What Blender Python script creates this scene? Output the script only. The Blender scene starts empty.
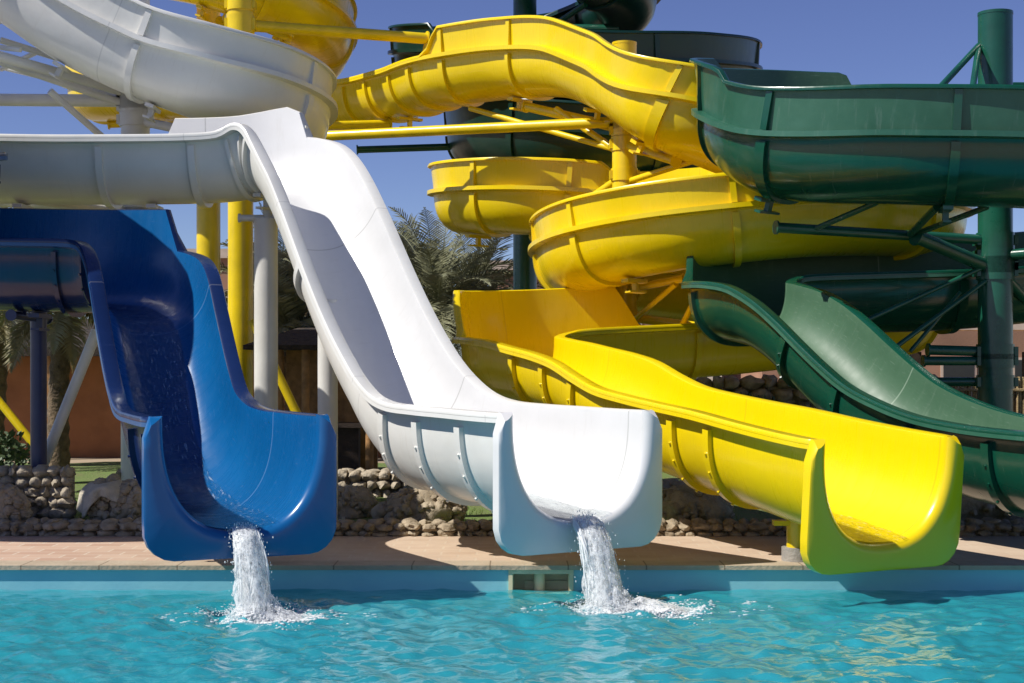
import bpy, math, random
import numpy as np
from mathutils import Vector, noise
R = math.radians
random.seed(7)
S = bpy.context.scene
COL = S.collection

# ------------------------------------------------------------------ helpers
def tag(o, label=None, cat=None, group=None, kind=None):
    if label: o['label'] = label
    if cat: o['category'] = cat
    if group: o['group'] = group
    if kind or label: o['kind'] = kind or 'thing'
    return o

def empty(name, loc, label, cat, group=None):
    o = bpy.data.objects.new(name, None)
    o.empty_display_size = 0.2
    o.location = loc
    COL.objects.link(o)
    return tag(o, label, cat, group)

class MB:
    """collects verts/faces (+ optional uv, material index) and links ONE mesh object"""
    def __init__(s): s.v=[]; s.f=[]; s.uv={}; s.mi=[]
    def add(s, vs, fs, mi=0):
        o=len(s.v); s.v += [tuple(map(float,p)) for p in vs]
        for f in fs: s.f.append([i+o for i in f]); s.mi.append(mi)
    def box(s, x0,x1,y0,y1,z0,z1,mi=0):
        s.add([(x0,y0,z0),(x1,y0,z0),(x1,y1,z0),(x0,y1,z0),(x0,y0,z1),(x1,y0,z1),(x1,y1,z1),(x0,y1,z1)],
              [(3,2,1,0),(4,5,6,7),(0,1,5,4),(1,2,6,5),(2,3,7,6),(3,0,4,7)],mi)
    def tube(s, p, q, r, n=16, r2=None, mi=0):
        p=Vector(p); q=Vector(q); d=(q-p).normalized()
        a=d.orthogonal().normalized(); b=d.cross(a)
        r2 = r if r2 is None else r2
        vs=[]
        for (c,rr) in ((p,r),(q,r2)):
            for k in range(n):
                t=2*math.pi*k/n
                vs.append(c+a*(rr*math.cos(t))+b*(rr*math.sin(t)))
        fs=[(k,(k+1)%n,n+(k+1)%n,n+k) for k in range(n)]
        fs.append(tuple(range(n-1,-1,-1))); fs.append(tuple(range(n,2*n)))
        s.add(vs,fs,mi)
    def polytube(s, pts, r, n=10):
        pts=[Vector(p) for p in pts]; vs=[]; fs=[]
        m=len(pts)
        a=None
        for i,p in enumerate(pts):
            d=(pts[min(i+1,m-1)]-pts[max(i-1,0)]).normalized()
            if a is None: a=d.orthogonal().normalized()
            a=(a-d*a.dot(d)).normalized(); b=d.cross(a)
            rr = r[i] if isinstance(r,(list,tuple)) else r
            for k in range(n):
                t=2*math.pi*k/n
                vs.append(p+a*(rr*math.cos(t))+b*(rr*math.sin(t)))
        for i in range(m-1):
            for k in range(n):
                fs.append((i*n+k,i*n+(k+1)%n,(i+1)*n+(k+1)%n,(i+1)*n+k))
        fs.append(tuple(range(n-1,-1,-1))); fs.append(tuple(range((m-1)*n,m*n)))
        s.add(vs,fs)
    def blob(s, c, rx, ry, rz, jit=0.0, seed=0, rot=0, lvl=1, freq=1.5):
        vs,fs=ICO[lvl]
        ca,sa=math.cos(rot),math.sin(rot); out=[]
        for v in vs:
            k=1.0
            if jit: k += jit*noise.noise(Vector((v[0]*freq+seed*7.3,v[1]*freq+seed*3.1,v[2]*freq-seed*5.7)))
            x,y,z=v[0]*rx*k,v[1]*ry*k,v[2]*rz*k
            out.append((c[0]+x*ca-y*sa,c[1]+x*sa+y*ca,c[2]+z))
        s.add(out,fs)
    def build(s, name, mats, parent=None, smooth=None):
        me=bpy.data.meshes.new(name)
        me.from_pydata(s.v,[],s.f)
        if not isinstance(mats,(list,tuple)): mats=[mats]
        for m in mats: me.materials.append(m)
        if len(mats)>1:
            me.polygons.foreach_set('material_index',s.mi)
        if smooth is not None:
            me.polygons.foreach_set('use_smooth',[True]*len(me.polygons))
            if smooth<180: me.set_sharp_from_angle(angle=R(smooth))
        me.update()
        o=bpy.data.objects.new(name,me); COL.objects.link(o)
        if parent is not None:
            o.parent=parent
            o.matrix_parent_inverse=parent.matrix_basis.inverted()
        return o

def make_ico():
    import bmesh
    res={}
    for l in (1,2,3,4):
        bm=bmesh.new(); bmesh.ops.create_icosphere(bm,subdivisions=l,radius=1)
        bm.verts.index_update()
        res[l]=([tuple(v.co) for v in bm.verts],[tuple(v.index for v in f.verts) for f in bm.faces]); bm.free()
    return res
ICO=make_ico()

# ------------------------------------------------------------------ materials
def mat(name, col, rough=0.5, var=0.12, vscale=3.0, bump=0.0, bscale=20.0, coat=0.0, spec=0.5, col2=None, metallic=0.0, rvar=0.1, detail=5):
    m=bpy.data.materials.new(name); m.use_nodes=True
    nt=m.node_tree; N=nt.nodes; L=nt.links
    b=N['Principled BSDF']
    tc=N.new('ShaderNodeTexCoord')
    n=N.new('ShaderNodeTexNoise'); n.inputs['Scale'].default_value=vscale; n.inputs['Detail'].default_value=detail
    L.new(tc.outputs['Object'],n.inputs['Vector'])
    cr=N.new('ShaderNodeValToRGB')
    c2 = col2 if col2 else tuple(c*(1-var*2) for c in col)
    c1 = col if col2 else tuple(min(1,c*(1+var)) for c in col)
    cr.color_ramp.elements[0].position=0.32; cr.color_ramp.elements[1].position=0.68
    cr.color_ramp.elements[0].color=(*c2,1); cr.color_ramp.elements[1].color=(*c1,1)
    L.new(n.outputs['Fac'],cr.inputs['Fac']); L.new(cr.outputs['Color'],b.inputs['Base Color'])
    n2=N.new('ShaderNodeTexNoise'); n2.inputs['Scale'].default_value=vscale*2.7; n2.inputs['Detail'].default_value=6
    L.new(tc.outputs['Object'],n2.inputs['Vector'])
    mr=N.new('ShaderNodeMapRange'); mr.inputs['To Min'].default_value=max(0.03,rough-rvar); mr.inputs['To Max'].default_value=min(1,rough+rvar)
    L.new(n2.outputs['Fac'],mr.inputs['Value']); L.new(mr.outputs['Result'],b.inputs['Roughness'])
    b.inputs['Coat Weight'].default_value=coat; b.inputs['Coat Roughness'].default_value=0.12
    b.inputs['Specular IOR Level'].default_value=spec; b.inputs['Metallic'].default_value=metallic
    if bump:
        n3=N.new('ShaderNodeTexNoise'); n3.inputs['Scale'].default_value=bscale; n3.inputs['Detail'].default_value=6
        L.new(tc.outputs['Object'],n3.inputs['Vector'])
        bp=N.new('ShaderNodeBump'); bp.inputs['Strength'].default_value=bump; bp.inputs['Distance'].default_value=0.03
        L.new(n3.outputs['Fac'],bp.inputs['Height']); L.new(bp.outputs['Normal'],b.inputs['Normal'])
    return m

def gel(name, col, rough=0.25, fade=None, coat=0.25, seam=(0.3,0.3,0.3), seam_mix=0.5, L_seam=2.4, phase=0.0, dirt=(0.25,0.22,0.16), dirt_amt=0.25, scuff=(0.7,0.75,0.8), scuff_amt=0.0):
    """fibreglass gel coat: slight mottling, run-off streaks along the chute, seams between panels (UV: u metres along, v metres across)"""
    m=bpy.data.materials.new(name); m.use_nodes=True
    nt=m.node_tree; N=nt.nodes; L=nt.links; b=N['Principled BSDF']
    uv=N.new('ShaderNodeUVMap'); tc=N.new('ShaderNodeTexCoord')
    n=N.new('ShaderNodeTexNoise'); n.inputs['Scale'].default_value=1.6; n.inputs['Detail'].default_value=7; n.inputs['Roughness'].default_value=0.62
    L.new(tc.outputs['Object'],n.inputs['Vector'])
    cr=N.new('ShaderNodeValToRGB'); cr.color_ramp.elements[0].position=0.3; cr.color_ramp.elements[1].position=0.7
    f=fade or tuple(c*0.8 for c in col)
    cr.color_ramp.elements[0].color=(*f,1); cr.color_ramp.elements[1].color=(*col,1)
    L.new(n.outputs['Fac'],cr.inputs['Fac'])
    # streaks: noise stretched across the chute
    mp=N.new('ShaderNodeMapping'); mp.inputs['Scale'].default_value=(7.0,0.7,1)
    L.new(uv.outputs['UV'],mp.inputs['Vector'])
    n2=N.new('ShaderNodeTexNoise'); n2.inputs['Scale'].default_value=2.2; n2.inputs['Detail'].default_value=8; n2.inputs['Roughness'].default_value=0.7
    L.new(mp.outputs['Vector'],n2.inputs['Vector'])
    r2=N.new('ShaderNodeMapRange'); r2.inputs['From Min'].default_value=0.56; r2.inputs['From Max'].default_value=0.82; r2.inputs['To Max'].default_value=dirt_amt
    L.new(n2.outputs['Fac'],r2.inputs['Value'])
    mx=N.new('ShaderNodeMixRGB'); mx.inputs[2].default_value=(*dirt,1)
    L.new(r2.outputs['Result'],mx.inputs[0]); L.new(cr.outputs['Color'],mx.inputs[1])
    # fine scuffs
    n4=N.new('ShaderNodeTexNoise'); n4.inputs['Scale'].default_value=38; n4.inputs['Detail'].default_value=4
    mp4=N.new('ShaderNodeMapping'); mp4.inputs['Scale'].default_value=(0.25,1.5,1); L.new(uv.outputs['UV'],mp4.inputs['Vector']); L.new(mp4.outputs['Vector'],n4.inputs['Vector'])
    r4=N.new('ShaderNodeMapRange'); r4.inputs['From Min'].default_value=0.6; r4.inputs['From Max'].default_value=0.8; r4.inputs['To Max'].default_value=scuff_amt
    L.new(n4.outputs['Fac'],r4.inputs['Value'])
    mx4=N.new('ShaderNodeMixRGB'); mx4.inputs[2].default_value=(*scuff,1)
    L.new(r4.outputs['Result'],mx4.inputs[0]); L.new(mx.outputs[0],mx4.inputs[1])
    # seams
    sp=N.new('ShaderNodeSeparateXYZ'); L.new(uv.outputs['UV'],sp.inputs[0])
    a=N.new('ShaderNodeMath'); a.operation='SUBTRACT'; a.inputs[1].default_value=phase-L_seam*50; L.new(sp.outputs['X'],a.inputs[0])
    md=N.new('ShaderNodeMath'); md.operation='MODULO'; md.inputs[1].default_value=L_seam; L.new(a.outputs[0],md.inputs[0])
    lt=N.new('ShaderNodeMath'); lt.operation='LESS_THAN'; lt.inputs[1].default_value=0.014; L.new(md.outputs[0],lt.inputs[0])
    ml=N.new('ShaderNodeMath'); ml.operation='MULTIPLY'; ml.inputs[1].default_value=seam_mix; L.new(lt.outputs[0],ml.inputs[0])
    mx2=N.new('ShaderNodeMixRGB'); mx2.inputs[2].default_value=(*seam,1)
    L.new(ml.outputs[0],mx2.inputs[0]); L.new(mx4.outputs[0],mx2.inputs[1])
    L.new(mx2.outputs[0],b.inputs['Base Color'])
    mr=N.new('ShaderNodeMapRange'); mr.inputs['To Min'].default_value=max(0.05,rough-0.1); mr.inputs['To Max'].default_value=rough+0.14
    L.new(n2.outputs['Fac'],mr.inputs['Value']); L.new(mr.outputs['Result'],b.inputs['Roughness'])
    b.inputs['Coat Weight'].default_value=coat; b.inputs['Coat Roughness'].default_value=0.1
    n3=N.new('ShaderNodeTexNoise'); n3.inputs['Scale'].default_value=3.5; n3.inputs['Detail'].default_value=2
    L.new(tc.outputs['Object'],n3.inputs['Vector'])
    bp=N.new('ShaderNodeBump'); bp.inputs['Strength'].default_value=0.12; bp.inputs['Distance'].default_value=0.05
    L.new(n3.outputs['Fac'],bp.inputs['Height']); L.new(bp.outputs['Normal'],b.inputs['Normal'])
    return m

M={}
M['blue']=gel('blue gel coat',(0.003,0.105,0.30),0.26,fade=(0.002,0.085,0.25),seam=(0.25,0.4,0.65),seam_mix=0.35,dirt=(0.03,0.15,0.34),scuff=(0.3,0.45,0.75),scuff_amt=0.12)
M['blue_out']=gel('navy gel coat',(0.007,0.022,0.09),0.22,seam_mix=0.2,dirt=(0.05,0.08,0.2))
M['white']=gel('white gel coat',(0.69,0.69,0.685),0.3,fade=(0.64,0.64,0.63),seam=(0.30,0.30,0.28),seam_mix=0.5,dirt=(0.42,0.40,0.35),dirt_amt=0.35)
M['white_out']=gel('white gel coat outside',(0.74,0.735,0.70),0.36,fade=(0.67,0.66,0.62),seam_mix=0.3,dirt=(0.45,0.40,0.30),dirt_amt=0.35)
M['yellow']=gel('yellow gel coat',(0.84,0.605,0.001),0.27,fade=(0.79,0.565,0.001),seam=(0.5,0.33,0.01),seam_mix=0.35,dirt=(0.62,0.46,0.03),dirt_amt=0.25)
M['yellow_out']=gel('yellow gel coat outside',(0.82,0.61,0.002),0.27,fade=(0.76,0.56,0.002),seam_mix=0.0,dirt=(0.5,0.36,0.05),dirt_amt=0.3)
M['green']=gel('faded green gel coat',(0.06,0.135,0.075),0.45,fade=(0.045,0.11,0.06),coat=0.05,seam=(0.35,0.45,0.35),seam_mix=0.4,dirt=(0.16,0.24,0.17),dirt_amt=0.5,scuff=(0.4,0.5,0.42),scuff_amt=0.18)
M['green_out']=gel('green gel coat',(0.004,0.070,0.040),0.22,fade=(0.005,0.056,0.031),coat=0.35,seam_mix=0.0,dirt=(0.06,0.12,0.09),dirt_amt=0.35)
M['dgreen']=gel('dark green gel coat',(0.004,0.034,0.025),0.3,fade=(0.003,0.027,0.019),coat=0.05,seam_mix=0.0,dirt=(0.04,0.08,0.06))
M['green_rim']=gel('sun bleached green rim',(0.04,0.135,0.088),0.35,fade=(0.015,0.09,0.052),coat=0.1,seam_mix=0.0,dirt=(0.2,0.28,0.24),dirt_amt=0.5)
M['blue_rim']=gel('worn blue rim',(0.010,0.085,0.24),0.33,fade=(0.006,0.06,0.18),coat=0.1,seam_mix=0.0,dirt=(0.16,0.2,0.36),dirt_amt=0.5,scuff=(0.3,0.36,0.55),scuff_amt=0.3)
M['ysteel']=mat('yellow painted steel',(0.80,0.58,0.004),0.35,0.08,2.5,0.05,30,coat=0.15)
M['wsteel']=mat('white painted steel',(0.66,0.65,0.61),0.4,0.06,2.5,0.05,30)
M['gsteel']=mat('green painted steel',(0.008,0.085,0.052),0.3,0.15,2.5,0.05,30,coat=0.2)
M['nsteel']=mat('navy painted steel',(0.014,0.02,0.085),0.35,0.12,2.5,0.05,30)
M['grey']=mat('grey steel',(0.25,0.25,0.24),0.45,0.1,8)
M['concrete']=mat('concrete footing',(0.30,0.28,0.25),0.85,0.1,6,0.3,40)
M['rock']=mat('pale rock',(0.42,0.35,0.25),0.9,0.22,6,0.8,18,col2=(0.28,0.225,0.155))
M['stone']=mat('kerb stone',(0.44,0.36,0.25),0.9,0.2,9,0.7,30,col2=(0.21,0.165,0.11))
M['dstone']=mat('wall stone',(0.45,0.385,0.29),0.92,0.2,9,0.7,30,col2=(0.29,0.245,0.18))
M['cloth']=mat('pale canvas',(0.52,0.47,0.37),0.9,0.1,8,0.4,60)
M['terra']=mat('terracotta render',(0.36,0.155,0.065),0.9,0.1,2.5,0.15,50)
M['rose']=mat('dusty rose render',(0.36,0.20,0.13),0.9,0.08,1.5,0.15,40)
M['trim']=mat('pale trim',(0.55,0.45,0.36),0.85,0.08,3)
M['thatch']=mat('dark thatch',(0.045,0.033,0.026),0.95,0.3,14,0.8,50)
M['wood']=mat('orange wood',(0.38,0.20,0.075),0.65,0.2,9,0.2,40)
M['darkwood']=mat('dark wood',(0.05,0.032,0.022),0.7,0.2,9,0.2,40)
M['glass']=mat('dark window',(0.02,0.022,0.025),0.1,0.1,2)
M['reed']=mat('straw reed',(0.40,0.30,0.15),0.95,0.25,18,0.9,45,col2=(0.22,0.155,0.075))
M['trunk']=mat('palm trunk',(0.15,0.105,0.065),0.95,0.25,12,0.9,25)
M['frond']=mat('palm frond',(0.24,0.24,0.135),0.6,0.2,3,col2=(0.15,0.16,0.085))
M['frond_dry']=mat('dry palm frond',(0.25,0.20,0.08),0.65,0.2,3,col2=(0.14,0.13,0.05))
M['leaf']=mat('shrub leaf',(0.06,0.10,0.03),0.6,0.2,5,col2=(0.035,0.065,0.02))
M['poolpaint']=mat('pool paint',(0.27,0.58,0.64),0.45,0.06,2.2,0.05,20,col2=(0.22,0.52,0.60))
M['poolfloor']=mat('pool floor',(0.20,0.50,0.60),0.5,0.1,1.5)
M['beige']=mat('skimmer plastic',(0.72,0.60,0.38),0.6,0.1,6)
M['black']=mat('dark rubber',(0.02,0.02,0.02),0.6,0.1,6)
M['sand']=mat('sandy ground',(0.33,0.26,0.18),0.95,0.12,0.6,0.4,12)
M['coping0']=mat('coping stone',(0.46,0.375,0.27),0.75,0.08,4,0.25,30,col2=(0.37,0.29,0.20))

def brick_mat():
    m=bpy.data.materials.new('deck pavers'); m.use_nodes=True
    nt=m.node_tree; N=nt.nodes; L=nt.links; b=N['Principled BSDF']
    tc=N.new('ShaderNodeTexCoord')
    br=N.new('ShaderNodeTexBrick'); br.inputs['Scale'].default_value=1.0
    br.inputs['Brick Width'].default_value=0.30; br.inputs['Row Height'].default_value=0.20; br.inputs['Mortar Size'].default_value=0.010
    br.inputs['Color1'].default_value=(0.40,0.235,0.165,1); br.inputs['Color2'].default_value=(0.54,0.38,0.28,1); br.inputs['Mortar'].default_value=(0.55,0.45,0.35,1)
    L.new(tc.outputs['Object'],br.inputs['Vector'])
    n=N.new('ShaderNodeTexNoise'); n.inputs['Scale'].default_value=1.4; n.inputs['Detail'].default_value=8; n.inputs['Roughness'].default_value=0.7
    L.new(tc.outputs['Object'],n.inputs['Vector'])
    cr=N.new('ShaderNodeValToRGB'); cr.color_ramp.elements[0].position=0.35; cr.color_ramp.elements[1].position=0.7
    cr.color_ramp.elements[0].color=(0.46,0.35,0.245,1); cr.color_ramp.elements[1].color=(0.60,0.49,0.365,1)
    L.new(n.outputs['Fac'],cr.inputs['Fac'])
    sx=N.new('ShaderNodeSeparateXYZ'); L.new(tc.outputs['Object'],sx.inputs[0])
    mr=N.new('ShaderNodeMapRange'); mr.inputs['From Min'].default_value=-4.0; mr.inputs['From Max'].default_value=-2.2; mr.inputs['To Min'].default_value=0.08; mr.inputs['To Max'].default_value=0.7
    L.new(sx.outputs['X'],mr.inputs['Value'])
    mx=N.new('ShaderNodeMixRGB'); L.new(mr.outputs['Result'],mx.inputs[0]); L.new(br.outputs['Color'],mx.inputs[1]); L.new(cr.outputs['Color'],mx.inputs[2])
    L.new(mx.outputs[0],b.inputs['Base Color']); b.inputs['Roughness'].default_value=0.85
    bp=N.new('ShaderNodeBump'); bp.inputs['Strength'].default_value=0.4; bp.inputs['Distance'].default_value=0.01
    L.new(br.outputs['Fac'],bp.inputs['Height']); bp.invert=True; L.new(bp.outputs['Normal'],b.inputs['Normal'])
    return m
M['deck']=brick_mat()
def coping_mat():
    m=M['coping0'].copy(); m.name='coping slabs'
    nt=m.node_tree; N=nt.nodes; L=nt.links; b=N['Principled BSDF']
    src=b.inputs['Base Color'].links[0].from_socket
    tc=N.new('ShaderNodeTexCoord'); sx=N.new('ShaderNodeSeparateXYZ'); L.new(tc.outputs['Object'],sx.inputs[0])
    a=N.new('ShaderNodeMath'); a.operation='ADD'; a.inputs[1].default_value=100; L.new(sx.outputs['X'],a.inputs[0])
    md=N.new('ShaderNodeMath'); md.operation='MODULO'; md.inputs[1].default_value=0.62; L.new(a.outputs[0],md.inputs[0])
    lt=N.new('ShaderNodeMath'); lt.operation='LESS_THAN'; lt.inputs[1].default_value=0.012; L.new(md.outputs[0],lt.inputs[0])
    mx=N.new('ShaderNodeMixRGB'); mx.inputs[2].default_value=(0.20,0.15,0.10,1); L.new(lt.outputs[0],mx.inputs[0]); L.new(src,mx.inputs[1]); L.new(mx.outputs[0],b.inputs['Base Color'])
    return m
M['coping']=coping_mat()

def grass_mat():
    return mat('lawn soil',(0.12,0.20,0.04),0.95,0.25,5,0.9,40,col2=(0.15,0.17,0.06))
M['lawn']=grass_mat()

def water_mat():
    m=bpy.data.materials.new('pool water'); m.use_nodes=True
    nt=m.node_tree; N=nt.nodes; L=nt.links
    for x in list(N): N.remove(x)
    out=N.new('ShaderNodeOutputMaterial')
    tc=N.new('ShaderNodeTexCoord')
    n=N.new('ShaderNodeTexNoise'); n.inputs['Scale'].default_value=9; n.inputs['Detail'].default_value=4; n.inputs['Distortion'].default_value=0.6
    mp=N.new('ShaderNodeMapping'); mp.inputs['Scale'].default_value=(0.75,1.3,1); L.new(tc.outputs['Object'],mp.inputs[0]); L.new(mp.outputs[0],n.inputs['Vector'])
    bp=N.new('ShaderNodeBump'); n2=N.new('ShaderNodeTexNoise'); n2.inputs['Scale'].default_value=24; n2.inputs['Detail'].default_value=3; L.new(mp.outputs[0],n2.inputs['Vector'])
    ad=N.new('ShaderNodeMath'); ad.operation='MULTIPLY_ADD'; ad.inputs[1].default_value=0.12; L.new(n2.outputs['Fac'],ad.inputs[0]); L.new(n.outputs['Fac'],ad.inputs[2])
    bp.inputs['Strength'].default_value=0.3; bp.inputs['Distance'].default_value=0.03; L.new(ad.outputs[0],bp.inputs['Height'])
    gl=N.new('ShaderNodeBsdfGlossy'); gl.inputs['Roughness'].default_value=0.04; gl.inputs['Color'].default_value=(1,1,1,1); L.new(bp.outputs['Normal'],gl.inputs['Normal'])
    tr=N.new('ShaderNodeBsdfTransparent'); tr.inputs['Color'].default_value=(0.48,0.86,0.97,1)
    df=N.new('ShaderNodeBsdfDiffuse'); df.inputs['Color'].default_value=(0.035,0.44,0.53,1); L.new(bp.outputs['Normal'],df.inputs['Normal'])
    m1=N.new('ShaderNodeMixShader'); m1.inputs[0].default_value=0.48; L.new(tr.outputs[0],m1.inputs[1]); L.new(df.outputs[0],m1.inputs[2])
    fr=N.new('ShaderNodeFresnel'); fr.inputs['IOR'].default_value=1.48; L.new(bp.outputs['Normal'],fr.inputs['Normal'])
    m2=N.new('ShaderNodeMixShader'); L.new(fr.outputs[0],m2.inputs[0]); L.new(m1.outputs[0],m2.inputs[1]); L.new(gl.outputs[0],m2.inputs[2])
    L.new(m2.outputs[0],out.inputs['Surface'])
    return m
M['water']=water_mat()

def splash_mat():
    m=bpy.data.materials.new('white water'); m.use_nodes=True
    nt=m.node_tree; N=nt.nodes; L=nt.links
    for x in list(N): N.remove(x)
    out=N.new('ShaderNodeOutputMaterial')
    df=N.new('ShaderNodeBsdfDiffuse'); df.inputs['Color'].default_value=(0.97,0.98,0.98,1)
    tl=N.new('ShaderNodeBsdfTranslucent'); tl.inputs['Color'].default_value=(0.95,0.97,0.98,1)
    gl=N.new('ShaderNodeBsdfGlossy'); gl.inputs['Roughness'].default_value=0.08
    tr=N.new('ShaderNodeBsdfTransparent'); tr.inputs['Color'].default_value=(0.97,0.99,1,1)
    fr=N.new('ShaderNodeFresnel'); fr.inputs['IOR'].default_value=1.33
    a=N.new('ShaderNodeMixShader'); a.inputs[0].default_value=0.42; L.new(df.outputs[0],a.inputs[1]); L.new(tl.outputs[0],a.inputs[2])
    b=N.new('ShaderNodeMixShader'); b.inputs[0].default_value=0.12; L.new(a.outputs[0],b.inputs[1]); L.new(tr.outputs[0],b.inputs[2])
    c=N.new('ShaderNodeMixShader'); mf=N.new('ShaderNodeMath'); mf.operation='MULTIPLY'; mf.inputs[1].default_value=0.15; L.new(fr.outputs[0],mf.inputs[0]); L.new(mf.outputs[0],c.inputs[0]); L.new(b.outputs[0],c.inputs[1]); L.new(gl.outputs[0],c.inputs[2])
    L.new(c.outputs[0],out.inputs['Surface'])
    return m
M['splash']=splash_mat()
def sheet_mat():
    m=M['splash'].copy(); m.name='torn water sheet'
    nt=m.node_tree; N=nt.nodes; L=nt.links
    out=[n for n in N if n.type=='OUTPUT_MATERIAL'][0]; src=out.inputs['Surface'].links[0].from_socket
    tc=N.new('ShaderNodeTexCoord'); mp=N.new('ShaderNodeMapping'); mp.inputs['Scale'].default_value=(1,1,0.28); L.new(tc.outputs['Object'],mp.inputs[0])
    n=N.new('ShaderNodeTexNoise'); n.inputs['Scale'].default_value=42; n.inputs['Detail'].default_value=5; n.inputs['Roughness'].default_value=0.65; L.new(mp.outputs[0],n.inputs['Vector'])
    mr=N.new('ShaderNodeMapRange'); mr.inputs['From Min'].default_value=0.40; mr.inputs['From Max'].default_value=0.60; mr.inputs['To Min'].default_value=0.04; mr.inputs['To Max'].default_value=0.95; L.new(n.outputs['Fac'],mr.inputs['Value'])
    t=N.new('ShaderNodeBsdfTransparent'); mx=N.new('ShaderNodeMixShader'); L.new(mr.outputs['Result'],mx.inputs[0]); L.new(t.outputs[0],mx.inputs[1]); L.new(src,mx.inputs[2])
    L.new(mx.outputs[0],out.inputs['Surface'])
    return m
M['sheet']=sheet_mat()

# ------------------------------------------------------------------ chutes
def catmull(P, k=14):
    P=np.array(P,float); n=len(P)
    ext=np.vstack([2*P[0]-P[1],P,2*P[-1]-P[-2]])
    out=[]; idx=[]
    for i in range(n-1):
        p0,p1,p2,p3=ext[i:i+4]
        def tj(ti,a,b): return ti+max(1e-6,np.linalg.norm(b-a))**0.5
        t0=0; t1=tj(t0,p0,p1); t2=tj(t1,p1,p2); t3=tj(t2,p2,p3)
        for j in range(k):
            t=t1+(t2-t1)*j/k
            A1=(t1-t)/(t1-t0)*p0+(t-t0)/(t1-t0)*p1; A2=(t2-t)/(t2-t1)*p1+(t-t1)/(t2-t1)*p2; A3=(t3-t)/(t3-t2)*p2+(t-t2)/(t3-t2)*p3
            B1=(t2-t)/(t2-t0)*A1+(t-t0)/(t2-t0)*A2; B2=(t3-t)/(t3-t1)*A2+(t-t1)/(t3-t1)*A3
            out.append((t2-t)/(t2-t1)*B1+(t-t1)/(t2-t1)*B2); idx.append(i+j/k)
    out.append(P[-1]); idx.append(n-1)
    return np.array(out),np.array(idx)

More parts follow.
